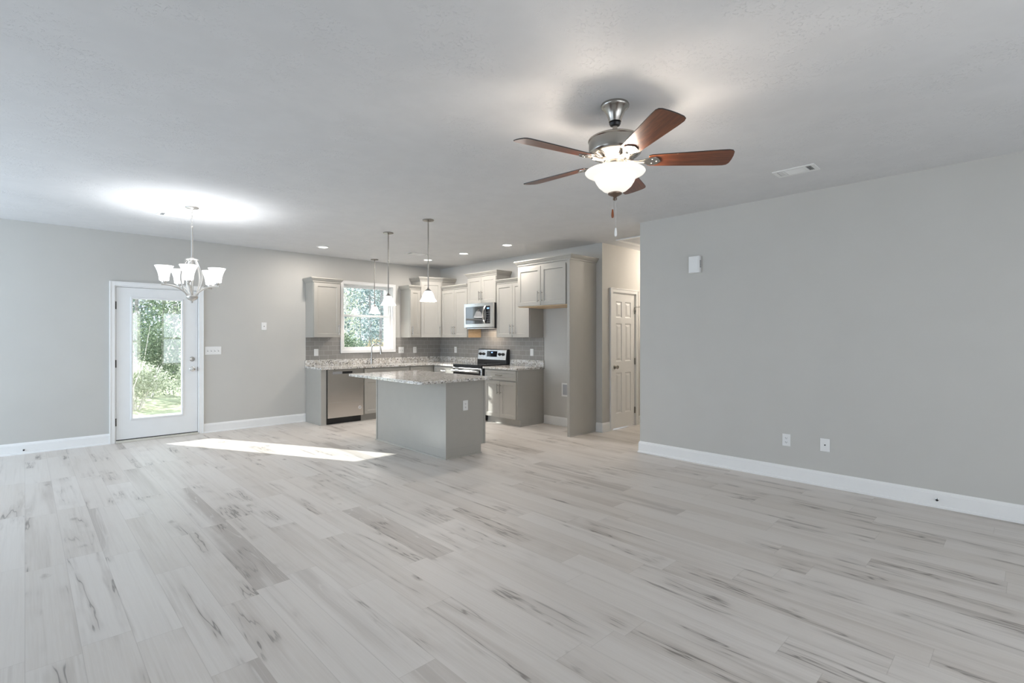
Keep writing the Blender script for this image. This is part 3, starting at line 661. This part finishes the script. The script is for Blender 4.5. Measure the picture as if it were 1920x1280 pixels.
on_face(0.25, 0.52, 0.28, 0.86, 0.004, 0.0055).build('display', M['blackglass'], face)
on_face(0.365, 0.405, 0.66, 0.76, 0.0055, 0.006).build('clock_digits', M['clock'], face)
for x in (0.075, 0.165, 0.585, 0.675):
    y, z = q(0.55, 0.004); Mx = Matrix.Translation((x, y, z)) @ Matrix.Rotation(R(90)-tilt, 4, 'X')
    MB().lathe([(0, 0), (0.027, 0), (0.026, 0.008), (0.020, 0.012), (0.018, 0.028), (0, 0.03)], (0, 0), 20, M=Mx).build('knob', M['black'], face)
B(a+0.003, b-0.003, -0.655, -0.621, 0.865, 0.904).build('front_trim', M['blackglass'], t, 0.003)
dr = B(a+0.003, b-0.003, -0.660, -0.621, 0.255, 0.860).build('oven_door', M['steel_smooth'], t, 0.004)
B(a+0.02, b-0.02, -0.663, -0.660, 0.36, 0.835).build('door_glass', M['blackglass'], dr)
mb = MB().tube([(a+0.03, -0.700, 0.805), (b-0.03, -0.700, 0.805)], 0.019, 16)
for x in (a+0.06, b-0.06): mb.box(x-0.012, x+0.012, -0.70, -0.663, 0.793, 0.817)
mb.build('handle', M['steel_smooth'], dr)
B(a+0.003, b-0.003, -0.655, -0.621, 0.05, 0.245).build('storage_drawer', M['steel_smooth'], t, 0.004)
for x in (0.06, Wd-0.06):
    for y in (-0.58, -0.08): MB().cyl((x, y, 0), (x, y, 0.022), 0.018, 12).build('foot', M['black'], t)

t = thing('microwave', 'stainless over-the-range microwave above the stove', 'microwave', (XK, 7.0075, 0), -90)
z0, z1, ym = 1.535, 1.957, -0.405
B(a, b, ym+0.035, -0.009, z0, z1).build('microwave_body', M['black'], t, 0.003)
gx0, gx1, gz0, gz1 = 0.045, 0.695, 1.605, 1.905
mb = MB().box(a, gx0, ym, ym+0.034, z0+0.012, z1).box(gx1, b, ym, ym+0.034, z0+0.012, z1).box(gx0, gx1, ym, ym+0.034, z0+0.012, gz0).box(gx0, gx1, ym, ym+0.034, gz1, z1)
f = mb.build('front_frame', M['steel_smooth'], t)
mw_glass = plain('mirrored_door_glass', (0.012, 0.014, 0.018), 0.03); mw_glass.node_tree.nodes['Principled BSDF'].inputs['IOR'].default_value = 2.4
B(gx0, gx1-0.115, ym+0.004, ym+0.034, gz0, gz1).build('door_window', mw_glass, f)
cp = B(gx1-0.112, gx1, ym+0.003, ym+0.034, gz0, gz1).build('control_panel', M['blackglass'], t)
B(gx1-0.085, gx1-0.03, ym+0.0015, ym+0.003, 1.855, 1.875).build('clock_digits', M['clock'], cp)
kg = plain('keypad_grey', (0.06, 0.065, 0.075), 0.4)
for i in range(3):
    for j_ in range(5): B(gx1-0.092+i*0.03, gx1-0.072+i*0.03, ym+0.0022, ym+0.003, 1.63+j_*0.04, 1.645+j_*0.04).build('button', kg, cp)
pts = [(0.565, ym-0.004-0.05*math.sin(math.pi*k/12), 1.61+0.29*k/12) for k in range(13)]
vs = []; mb = MB()
for k, (x, y, z) in enumerate(pts):
    wv_ = 0.016; vs += [(x-wv_, y, z), (x+wv_, y, z), (x+wv_, y+0.012, z), (x-wv_, y+0.012, z)]
mb.add(vs, [(k*4+j_, k*4+(j_+1) % 4, k*4+4+(j_+1) % 4, k*4+4+j_) for k in range(12) for j_ in range(4)]+[(0, 1, 2, 3), (51, 50, 49, 48)], True)
mb.build('handle', M['chrome'], t)
B(0.30, 0.37, ym-0.0008, ym, 1.928, 1.936).build('badge', M['grey'], f)
B(a+0.02, b-0.02, ym+0.05, -0.05, z0-0.012, z0).build('bottom_vent', M['steel_smooth'], t)
light('AREA', 'cooktop lamp', (XK-0.16, 6.62, z0-0.02), 1.6, WARM, (0, 0, 0), shape='RECTANGLE', size=0.15, size_y=0.3)

# ------------------------------------------------------------ electrical plates
def plate(name, label, loc, rz, w_=0.072, h_=0.116, kind='outlet', n=1, group=None):
    """wall plate on a surface facing local -y"""
    t = thing(name, label, 'light switch' if 'switch' in name else 'outlet' if 'outlet' in name else 'wall plate', loc, rz, group)
    B(-w_/2, w_/2, -0.006, -0.0003, -h_/2, h_/2).build('cover_plate', M['white'], t, 0.0025)
    for i in range(n):
        x = (i-(n-1)/2)*0.046
        if kind == 'outlet':
            for z in (0.02, -0.02):
                rc = B(x-0.0165, x+0.0165, -0.0085, -0.006, z-0.0135, z+0.0135).build('receptacle', M['white'], t, 0.002)
                B(x-0.008, x-0.005, -0.0087, -0.0085, z-0.004, z+0.006).box(x+0.005, x+0.008, -0.0087, -0.0085, z-0.003, z+0.005).box(x-0.003, x+0.003, -0.0087, -0.0085, z-0.010, z-0.006).build('slot', M['black'], rc)
        elif kind == 'toggle':
            B(x-0.006, x+0.006, -0.016, -0.006, -0.004, 0.014).build('toggle', M['white'], t, 0.002)
            B(x-0.007, x+0.007, -0.0064, -0.006, -0.013, 0.013).build('toggle_slot', M['grey'], t)
        elif kind == 'rocker':
            B(x-0.0165, x+0.0165, -0.0085, -0.006, -0.033, 0.033).build('rocker', M['white'], t, 0.002)
        elif kind == 'jack':
            rotY([(0, 0.006), (0.006, 0.006), (0.005, 0.012), (0, 0.012)], x, 0, 0).build('jack', M['dark_hinge'], t)
    return t
plate('wall_outlet', 'white duplex outlet low on the large blank wall', (XR, 1.657, 0.381), -90)
plate('cable_plate', 'white cable jack plate low on the large blank wall', (XR, 1.330, 0.382), -90, 0.08, 0.12, 'jack')
plate('wall_switch', 'wide white four-gang switch plate beside the glazed door', (1.962, YB, 1.182), 0, 0.21, 0.116, 'toggle', 4)
plate('sensor_plate', 'small white jack plate high between door and cabinets', (2.658, YB, 1.545), 0, 0.075, 0.118, 'jack')
plate('wall_switch', 'white rocker switch on tile under the cabinet nearest the glazed door', (3.47, YB-g, 1.125), 0, 0.072, 0.116, 'rocker')
plate('wall_switch', 'white double toggle switch on tile beside the window casing', (5.085, YB-g, 1.137), 0, 0.116, 0.116, 'toggle', 2)
plate('wall_outlet', 'white outlet on tile near the inside corner under narrow cabinet', (5.385, YB-g, 1.135), 0)
plate('wall_outlet', 'white outlet on tile between inside corner and stove', (XK-g, 7.765, 1.135), -90)
plate('wall_switch', 'white rocker plate on tile between stove and fridge alcove', (XK-g, 5.725, 1.128), -90, 0.072, 0.116, 'rocker')
plate('wall_outlet', 'white outlet on the end of the kitchen island', (3.668, 4.572, 0.585), 0)
# recessed ice maker box
t = thing('water_supply_box', 'white recessed plumbing box in the fridge alcove wall', 'plumbing box', (XK, 5.02, 0.565), -90)
B(-0.068, 0.068, -0.007, -0.0005, -0.105, -0.08).box(-0.068, 0.068, -0.007, -0.0005, 0.08, 0.105).box(-0.068, -0.045, -0.007, -0.0005, -0.08, 0.08).box(0.045, 0.068, -0.007, -0.0005, -0.08, 0.08).build('box_frame', M['white'], t, 0.001)
B(-0.045, 0.045, -0.003, -0.0005, -0.08, 0.08).build('box_back', plain('box_back_grey', (0.42, 0.43, 0.46), 0.6), t)
# chime box
t = thing('door_chime', 'small white box with side grille high on the blank wall', 'door chime', (XR, 2.572, 2.168), -90)
B(-0.062, 0.062, -0.045, -0.0005, -0.09, 0.09).build('chime_body', M['white'], t, 0.003)
B(-0.053, 0.050, -0.050, -0.045, -0.08, 0.08).build('cover', M['white'], t, 0.003)
mb = MB()
for i in range(6): mb.box(0.0622, 0.0632, -0.036, -0.010, -0.035+i*0.0135, -0.027+i*0.0135)
mb.build('side_grille', M['shadowgrey'], t)
# door stops on the baseboards
for lab, loc, rz in (('small metal stop on the baseboard of the large blank wall', (XR-0.0145, 0.535, 0.068), -90), ('small metal stop on the baseboard left of the glazed door', (-0.01, YB-0.0145, 0.05), 0)):
    t = thing('baseboard_stop', lab, 'door stop', loc, rz)
    rotY([(0, 0), (0.011, 0), (0.010, 0.004), (0.005, 0.006), (0.005, 0.018), (0, 0.018)], 0, 0, 0, 14).build('stop_base', M['chrome'], t)
    rotY([(0, 0.018), (0.008, 0.018), (0.009, 0.026), (0, 0.028)], 0, 0, 0, 14).build('bumper', M['black'], t)

# ------------------------------------------------------------ ceiling fittings
def register(label, loc, rz):
    t = thing('ceiling_vent', label, 'ceiling vent', loc, rz, 'white ceiling air vents')
    L_, W_ = 0.31, 0.185
    MB().box(-L_/2, L_/2, -W_/2, -W_/2+0.028, -0.007, -0.0005).box(-L_/2, L_/2, W_/2-0.028, W_/2, -0.007, -0.0005).box(-L_/2, -L_/2+0.03, -W_/2+0.028, W_/2-0.028, -0.007, -0.0005).box(L_/2-0.03, L_/2, -W_/2+0.028, W_/2-0.028, -0.007, -0.0005).box(-0.085, -0.073, -W_/2+0.028, W_/2-0.028, -0.007, -0.0005).box(0.073, 0.085, -W_/2+0.028, W_/2-0.028, -0.007, -0.0005).build('vent_frame', M['white'], t)
    B(-L_/2+0.03, L_/2-0.03, -W_/2+0.028, W_/2-0.028, -0.0012, -0.0006).build('vent_throat', M['shadowgrey'], t)
    mb = MB()
    def slat(cx, cy, lx, ly, dx, dy):
        mb.add([(cx-lx-dx, cy-ly-dy, -0.0015), (cx+lx-dx, cy+ly-dy if lx == 0 else cy-ly-dy, -0.0015), (cx+lx+dx, cy+ly+dy, -0.0065), (cx-lx+dx, (cy+ly if lx == 0 else cy-ly)+dy, -0.0065)], [(0, 1, 2, 3)])
    for i in range(9):
        y = -W_/2+0.034+i*(W_-0.068)/8
        mb.add([(-0.072, y+0.004, -0.0030), (0.072, y+0.004, -0.0030), (0.072, y-0.004, -0.0060), (-0.072, y-0.004, -0.0060)], [(0, 1, 2, 3)])
    for s in (-1, 1):
        for i in range(4):
            x = s*(0.090+i*0.0125)
            mb.add([(x-s*0.004, -W_/2+0.029, -0.0015), (x-s*0.004, W_/2-0.029, -0.0015), (x+s*0.004, W_/2-0.029, -0.0066), (x+s*0.004, -W_/2+0.029, -0.0066)], [(0, 1, 2, 3)])
    mb.build('louver', M['white'], t)
    return t
v0 = register('white ceiling vent near the large blank wall', (4.556, 1.355, H), 90)
copy_thing(v0, (1.20, 6.69, H), 180, 'white ceiling vent beside the chandelier canopy')
copy_thing(v0, (4.59, 7.02, H), 180, 'white ceiling vent near the kitchen downlights')
t = thing('attic_hatch', 'white trimmed attic hatch in the hallway ceiling', 'attic hatch', (6.32, 3.72, H))
hx, hy, f_ = 0.37, 0.345, 0.055
MB().box(-hx, hx, -hy, -hy+f_, -0.016, -0.0005).box(-hx, hx, hy-f_, hy, -0.016, -0.0005).box(-hx, -hx+f_, -hy+f_, hy-f_, -0.016, -0.0005).box(hx-f_, hx, -hy+f_, hy-f_, -0.016, -0.0005).build('hatch_trim', M['trim'], t, 0.002)
B(-hx+f_, hx-f_, -hy+f_, hy-f_, -0.006, -0.0005).build('hatch_panel', M['ceil'], t)
# recessed downlights
def downlight(label, x, y):
    t = thing('downlight', label, 'recessed light', (x, y, H), 0, 'kitchen downlights')
    MB().lathe([(0.066, -0.0005), (0.092, -0.0005), (0.092, -0.004), (0.072, -0.008), (0.066, -0.004)], (0, 0), 40, True).build('trim_ring', M['white'], t)
    MB().lathe([(0, -0.003), (0.0655, -0.003), (0.0655, -0.001), (0, -0.001)], (0, 0), 40).build('lens', M['lens'], t)
    light('AREA', 'downlight lamp', (x, y, H-0.012), 12, (1.0, 0.92, 0.85), (0, 0, 0), shape='DISK', size=0.13)
for lab, x, y in (('recessed ceiling light nearest the glazed door', 3.25, 7.48), ('recessed ceiling light in front of the corner cabinet', 5.12, 7.43), ('recessed ceiling light in front of the stove', 5.15, 6.46), ('recessed ceiling light in front of the fridge alcove', 5.14, 5.42)): downlight(lab, x, y)

# pendants
def pendant(label, x, y):
    t = thing('pendant_light', label, 'pendant light', (x, y, H), 0, 'glass bell pendants of the kitchen')
    MB().lathe([(0, -0.0005), (0.066, -0.0005), (0.067, -0.006), (0.062, -0.013), (0.03, -0.017), (0.012, -0.024), (0, -0.026)], (0, 0), 36).build('canopy', M['nickel'], t)
    zt = -0.80
    MB().cyl((0, 0, -0.02), (0, 0, zt), 0.0075, 12).cyl((0, 0, -0.40), (0, 0, -0.415), 0.0095, 12).build('rod', M['nickel'], t)
    MB().lathe([(0.0, zt+0.012), (0.010, zt+0.010), (0.013, zt-0.004), (0.020, zt-0.012), (0.034, zt-0.022), (0.036, zt-0.030), (0, zt-0.030)], (0, 0), 24).build('socket_cap', M['nickel'], t)
    z0 = zt-0.024
    pr = [(0.030, z0), (0.043, z0-0.012), (0.058, z0-0.035), (0.068, z0-0.065), (0.078, z0-0.092), (0.092, z0-0.112), (0.0985, z0-0.122), (0.0985, z0-0.126), (0.095, z0-0.125)]
    pr += [(r-0.004, z-0.001) for r, z in pr[-3::-1]]
    MB().lathe(pr, (0, 0), 40, True).build('shade', M['shade'], t)
    light('POINT', 'pendant bulb', (x, y, H+z0-0.085), 10, (1.0, 0.91, 0.82), shadow_soft_size=0.03)
pendant('glass bell pendant over the island end nearest the camera', 3.382, 4.903)
pendant('glass bell pendant over the island end toward the sink', 3.419, 5.865)
pendant('glass bell pendant hanging in front of the sink window', 4.41, 8.03)

# chandelier
t = thing('chandelier', 'brushed nickel five-arm chandelier with white glass shades by the door', 'chandelier', (1.264, 6.15, H))
MB().lathe([(0, -0.0005), (0.062, -0.0005), (0.063, -0.006), (0.058, -0.014), (0.02, -0.02), (0.010, -0.03), (0, -0.031)], (0, 0), 36).build('canopy', M['nickel_lit'], t)
z = -0.03; k = 0; mb = MB()
while z > -0.205:
    P = []
    for i in range(17):
        a = 2*math.pi*i/16; u, vv = 0.010*math.cos(a), 0.018*math.sin(a)
        P.append((u, 0, z-0.016+vv) if k % 2 else (0, u, z-0.016+vv))
    mb.tube(P, 0.0022, 6, False); z -= 0.030; k += 1
mb.build('chain', M['nickel_lit'], t)
MB().cyl((0, 0, -0.212), (0, 0, -0.54), 0.009, 12).lathe([(0, -0.195), (0.010, -0.2), (0.012, -0.215), (0, -0.22)], (0, 0), 12).build('stem', M['nickel_lit'], t)
MB().lathe([(0, -0.528), (0.012, -0.53), (0.02, -0.538), (0.055, -0.548), (0.062, -0.556), (0.058, -0.564), (0, -0.566)], (0, 0), 32).cyl((0, 0, -0.55), (0, 0, -0.95), 0.012, 12).build('hub', M['nickel_lit'], t)
MB().lathe([(0, -0.925), (0.045, -0.930), (0.056, -0.940), (0.054, -0.955), (0.038, -0.975), (0.015, -0.985), (0.010, -0.992), (0.011, -1.0), (0.005, -1.008), (0, -1.010)], (0, 0), 32).build('cup', M['nickel_lit'], t)
view = R(-44.037)
fx_, fy_ = 1.264/6.279, 6.15/6.279; rx_, ry_ = fy_, -fx_
for kk in range(5):
    ph = R(-7+72*kk); lat, dep = math.sin(ph), -math.cos(ph)
    dx, dy = lat*rx_+dep*fx_, lat*ry_+dep*fy_
    P = lambda r, z: (dx*r, dy*r, z)
    rib = [P(0.045+0.055*math.sin(math.pi*i/16)**0.9, -0.56-0.375*i/16) for i in range(17)]
    MB().tube(rib, 0.0075, 8).build('cage_rib', M['nickel_lit'], t)
    arm = [P(0.03+0.218*s, -0.935+0.105*(1-(1-s)**2.4)) for s in [i/14 for i in range(15)]]+[P(0.268, -0.833)]
    MB().tube(arm, 0.0085, 8).build('arm', M['nickel_lit'], t)
    c = P(0.245, 0)
    MB().lathe([(0, -0.832), (0.008, -0.832), (0.008, -0.818), (0.022, -0.812), (0.024, -0.806), (0.024, -0.786), (0, -0.784)], (c[0], c[1]), 20).build('socket', M['nickel_lit'], t)
    pr = [(0.034, -0.795), (0.043, -0.790), (0.045, -0.765), (0.050, -0.73), (0.060, -0.695), (0.075, -0.658), (0.084, -0.642), (0.082, -0.641)]
    pr += [(r-0.004, z+0.001) for r, z in pr[-2::-1]]
    MB().lathe(pr, (c[0], c[1]), 32, True).build('shade', M['shade'], t)
    light('POINT', 'chandelier bulb', (1.264+c[0], 6.15+c[1], H-0.71), 7, (0.95, 0.97, 1.0), shadow_soft_size=0.025)

# ceiling fan
FX, FY = 2.501, 1.713
t = thing('ceiling_fan', 'ceiling fan with five dark wood blades and a glowing glass bowl', 'ceiling fan', (FX, FY, 0))
MB().lathe([(0, H-0.0005), (0.080, H-0.0005), (0.083, H-0.008), (0.081, H-0.018), (0.074, H-0.024), (0.062, H-0.035), (0.048, H-0.062), (0.040, H-0.085), (0.036, H-0.103), (0, H-0.104)], (0, 0), 40).build('canopy', M['nickel'], t)
MB().lathe([(0, H-0.10), (0.030, H-0.104), (0.034, H-0.113), (0.028, H-0.125), (0.012, H-0.131), (0, H-0.131)], (0, 0), 28).build('hanger_ball', M['black'], t)
MB().cyl((0, 0, H-0.125), (0, 0, 2.545), 0.0145, 16).build('downrod', M['nickel'], t)
MB().lathe([(0, 2.575), (0.018, 2.573), (0.03, 2.562), (0.034, 2.553), (0.11, 2.547), (0.146, 2.541), (0.156, 2.534), (0.157, 2.527), (0.153, 2.523), (0.153, 2.462), (0.150, 2.452), (0.138, 2.442), (0.09, 2.420), (0.068, 2.416), (0.060, 2.404), (0, 2.404)], (0, 0), 56).build('motor_housing', M['nickel'], t)
mb = MB()
for i in range(30):
    a = 2*math.pi*i/30; ca, sa = math.cos(a), math.sin(a)
    r0, r1, z0, z1, hw = 0.098, 0.132, 2.4225, 2.4385, 0.0045
    vs = [(r*ca-s*hw*sa, r*sa+s*hw*ca, z-0.0012) for r, z in ((r0, z0), (r1, z1)) for s in (-1, 1)]
    mb.add(vs, [(0, 1, 3, 2)])
mb.build('vent_slot', M['black'], t)
MB().lathe([(0, 2.405), (0.050, 2.405), (0.052, 2.398), (0.052, 2.356), (0.060, 2.350), (0.060, 2.344), (0, 2.344)], (0, 0), 36).build('light_kit_fitter', M['nickel'], t)
pr = [(0.172, 2.372), (0.175, 2.366), (0.170, 2.358), (0.150, 2.345), (0.128, 2.335), (0.120, 2.325), (0.112, 2.300), (0.095, 2.268), (0.068, 2.240), (0.035, 2.224), (0.006, 2.220)]
pr = [(r, 2.220+(z-2.220)*0.84) for r, z in pr]
pr += [(max(0.004, r-0.005), z+0.003) for r, z in pr[::-1]]
MB().lathe(pr, (0, 0), 56, True).build('light_bowl', M['bowl'], t)
MB().lathe([(0, 2.227), (0.030, 2.226), (0.041, 2.220), (0.040, 2.214), (0.024, 2.205), (0.012, 2.199), (0.009, 2.194), (0.012, 2.188), (0.011, 2.180), (0, 2.176)], (0, 0), 28).build('finial', plain('finial_bronze', (0.22, 0.16, 0.12), 0.35, 0.8), t)
fx_, fy_ = FX/math.hypot(FX, FY), FY/math.hypot(FX, FY); rx_, ry_ = fy_, -fx_
for lat, ztop, zb, fz, mtl in ((-0.014, 2.20, 2.125, 2.07, 'fobwood'), (0.004, 2.19, 2.015, 1.963, 'white')):
    x, y = lat*rx_-0.01*fx_, lat*ry_-0.01*fy_
    c = MB().cyl((x, y, ztop), (x, y, zb-0.002), 0.0013, 6).build('pull_chain', M['chrome'], t)
    Mz = [(0, zb), (0.004, zb-0.002), (0.0065, zb-0.02), (0.008, zb-0.038), (0.006, zb-0.05), (0, zb-0.053)]
    MB().lathe(Mz, (x, y), 14).build('fob', M[mtl], c)
for k in range(5):
    ang = -122+72*k
    rt = Matrix.Rotation(R(ang), 4, 'Z')
    pitch = Matrix.Translation((0, 0, 2.408)) @ Matrix.Rotation(R(-13), 4, 'X')
    # blade outline along +x, rounded tip
    out = []
    def wdt(r): return 0.055+0.023*min(1, (r-0.19)/0.40)
    for r in (0.19, 0.21, 0.3, 0.4, 0.5, 0.58, 0.63): out.append((r, -wdt(r)*(0.86 if r == 0.19 else 1)))
    out += [(0.650, -0.072), (0.661, -0.056), (0.666, -0.02), (0.666, 0.02), (0.661, 0.056), (0.650, 0.072)]
    for r in (0.63, 0.58, 0.5, 0.4, 0.3, 0.21, 0.19): out.append((r, wdt(r)*(0.86 if r == 0.19 else 1)))
    o = MB().prism(out, -0.003, 0.003).build('blade', M['blade'], t, 0.001)
    o.data.materials.append(M['black'])
    for p_ in o.data.polygons:
        if abs(p_.normal.z) < 0.5: p_.material_index = 1
    o.matrix_local = rt @ pitch
    mb = MB()
    mb.prism([(0.085, -0.016), (0.13, -0.012), (0.165, -0.018), (0.20, -0.040), (0.225, -0.042), (0.245, -0.030), (0.262, 0.0), (0.245, 0.030), (0.225, 0.042), (0.20, 0.040), (0.165, 0.018), (0.13, 0.012), (0.085, 0.016)], -0.0095, -0.0035)
    mb.tube([(0.07, 0, 0.010), (0.11, 0, -0.006), (0.17, 0, -0.009)], 0.010, 8)
    for p_ in ((0.215, -0.02), (0.215, 0.02), (0.24, 0)): mb.lathe([(0, -0.0125), (0.005, -0.011), (0.006, -0.0095)], p_, 10)
    mb.build('blade_iron', M['nickel'], o, 0.001)
for k in range(3):
    a = R(20+120*k); light('POINT', 'fan bulb', (FX+0.07*math.cos(a), FY+0.07*math.sin(a), 2.328), 7.5, (1.0, 0.88, 0.76), shadow_soft_size=0.03)
# hallway ceiling lamp further down the hall
light('POINT', 'hall lamp', (7.6, 3.8, 2.55), 44, (1.0, 0.88, 0.75), shadow_soft_size=0.1)

# ------------------------------------------------------------ outside
tag(MB().box(-3, 9, YB+0.27, 11.35, -0.16, -0.06).build('patio_ground', M['concrete'], None), 'pale concrete patio outside the glazed door', 'patio', None, 'structure')
mb = MB(); nx, ny = 40, 30
def gz(x, y): return -0.12+0.05*math.sin(x*1.3)*math.cos(y*0.9)+max(0, y-12)*0.035
vs = [(-14+48*i/nx, 11.1+34*j_/ny, gz(-14+48*i/nx, 11.1+34*j_/ny)) for j_ in range(ny+1) for i in range(nx+1)]
mb.add(vs, [(j_*(nx+1)+i, j_*(nx+1)+i+1, (j_+1)*(nx+1)+i+1, (j_+1)*(nx+1)+i) for j_ in range(ny) for i in range(nx)], True)
tag(mb.build('ground', M['earth'], None), 'grassy leaf-strewn ground rising into the woods', 'ground', None, 'structure')
rnd = random.Random(11)
def leaves(mb, c, rad, n, size):
    for _ in range(n):
        while True:
            p = Vector((rnd.uniform(-1, 1), rnd.uniform(-1, 1), rnd.uniform(-1, 1)))
            if 0.25 < p.length < 1: break
        p = Vector((c[0]+p.x*rad[0], c[1]+p.y*rad[1], c[2]+p.z*rad[2]))
        a = Vector((rnd.gauss(0, 1), rnd.gauss(0, 1), rnd.gauss(0, 1))).normalized(); b = a.orthogonal().normalized(); b.rotate(Matrix.Rotation(rnd.uniform(0, 6.3), 3, a))
        s = size*rnd.uniform(0.6, 1.4)
        mb.add([p-a*s, p+b*s*0.45, p+a*s, p-b*s*0.45], [(0, 1, 2, 3)])
def shrub(label, x, y, h, r, mat, n, size, group=None, name='shrub'):
    z = gz(x, y)-0.02; t = thing(name, label, 'shrub', (x, y, z), 0, group)
    mb = MB()
    for _ in range(6): leaves(mb, (rnd.uniform(-r, r)*0.5, rnd.uniform(-r, r)*0.5, h*rnd.uniform(0.25, 0.72)), (r*0.62, r*0.62, h*0.3), n//6, size)
    mb.build('foliage', mat, t)
    mb = MB()
    for _ in range(7):
        a = rnd.uniform(0, 6.28); mb.tube([(0.05*math.cos(a), 0.05*math.sin(a), 0), (r*0.4*math.cos(a), r*0.4*math.sin(a), h*0.45), (r*0.75*math.cos(a+0.4), r*0.75*math.sin(a+0.4), h*0.85)], [0.018, 0.012, 0.005], 5)
    mb.build('branch', M['palebark'], t)
def tree(label, x, y, h, r, bark, mat, n, size, trunk=0.09, group=None, name='tree', crown0=0.3):
    z = gz(x, y)-0.05; t = thing(name, label, 'tree', (x, y, z), 0, group)
    lean = rnd.uniform(-0.15, 0.15); pts = [(lean*s*s, 0.06*math.sin(s*3+x), h*s) for s in (0, 0.25, 0.5, 0.75, 1.0)]
    MB().tube(pts, [trunk, trunk*0.85, trunk*0.65, trunk*0.4, trunk*0.15], 8).build('trunk', bark, t)
    mb = MB(); fl = MB()
    for i in range(22):
        s = crown0+(0.97-crown0)*(i+rnd.random())/22; a = i*2.4+rnd.uniform(-0.4, 0.4); L_ = r*rnd.uniform(0.55, 0.8); p0 = Vector((lean*s*s, 0.06*math.sin(s*3+x), h*s))
        p1 = p0+Vector((math.cos(a)*L_*0.5, math.sin(a)*L_*0.5, L_*0.22)); p2 = p0+Vector((math.cos(a+0.3)*L_, math.sin(a+0.3)*L_, L_*rnd.uniform(-0.1, 0.55)))
        mb.tube([p0, p1, p2], [trunk*0.25, trunk*0.15, trunk*0.05], 5)
        leaves(fl, (p1+p2)/2, (r*0.36, r*0.36, 0.34), n//22, size)
    mb.build('branch', bark, t); fl.build('foliage', mat, t)
# seen through the glazed door
shrub('pale leafy shrub seen low at the hinge side of the door glass', 1.62, 12.6, 1.05, 0.58, M['leafC'], 3600, 0.028)
shrub('pale leafy shrub seen low at the knob side of the door glass', 2.88, 13.0, 1.3, 0.58, M['leafC'], 3600, 0.028)
shrub('taller green bush rising behind the pale shrubs', 2.1, 14.3, 2.0, 0.72, M['leafA'], 4200, 0.034)
shrub('bluish green bush on the knob side behind the pale shrubs', 3.75, 14.1, 2.2, 0.66, M['leafB'], 4200, 0.034)
# woods behind the kitchen window
shrub('low yellow-leaved bush in the lower window sash', 7.55, 13.2, 1.5, 0.6, M['leafD'], 3000, 0.034)
shrub('low green bush at the cabinet side of the window view', 6.2, 13.0, 1.6, 0.6, M['leafA'], 3600, 0.034)
shrub('low bluish bush at the corner side of the window view', 8.9, 13.8, 1.8, 0.6, M['leafB'], 3600, 0.034)
kinds = [('grey-trunked green tree', M['bark'], M['leafA'], 5.0, 'green woodland trees'), ('grey-trunked bluish tree', M['bark'], M['leafB'], 5.4, 'bluish woodland trees'), ('pale-trunked light-leaved tree', M['palebark'], M['leafC'], 4.8, 'pale woodland trees')]
spots = []
for k in range(5):
    y = 15.9+2.15*k; off = 1.07*(k % 2)
    for x0, x1, where in ((0.075*y, 0.27*y, 'door'), (0.43*y, 0.64*y, 'window')):
        x = x0+off*0.9
        while x < x1: spots.append((x, y, where)); x += 2.15
for i, (x, y, where) in enumerate(spots):
    nm, bk, lf, hh, gp = kinds[(i*2+i//3) % 3]
    place = 'beyond the shrubs in the door view' if where == 'door' else 'in the woods outside the kitchen window'
    tree('%s %s' % (nm, place), x+rnd.uniform(-0.04, 0.04), y+rnd.uniform(-0.04, 0.04), hh, 0.98, bk, lf, 3200 if lf is not M['leafC'] else 1500, 0.045, rnd.uniform(0.05, 0.10), gp+' seen through the '+where, 'woodland_tree', 0.10)
mb = MB()
for k in range(26):
    x = 0.5+k*0.85; leaves(mb, (x, 27.5+0.6*math.sin(k*2.1), 2.6+0.5*math.sin(k*1.3)), (0.9, 0.6, 3.0), 700, 0.10)
tag(mb.build('treeline', M['leafB'], None), 'dense bluish treeline closing the view far behind the woods', 'treeline', None, 'stuff')
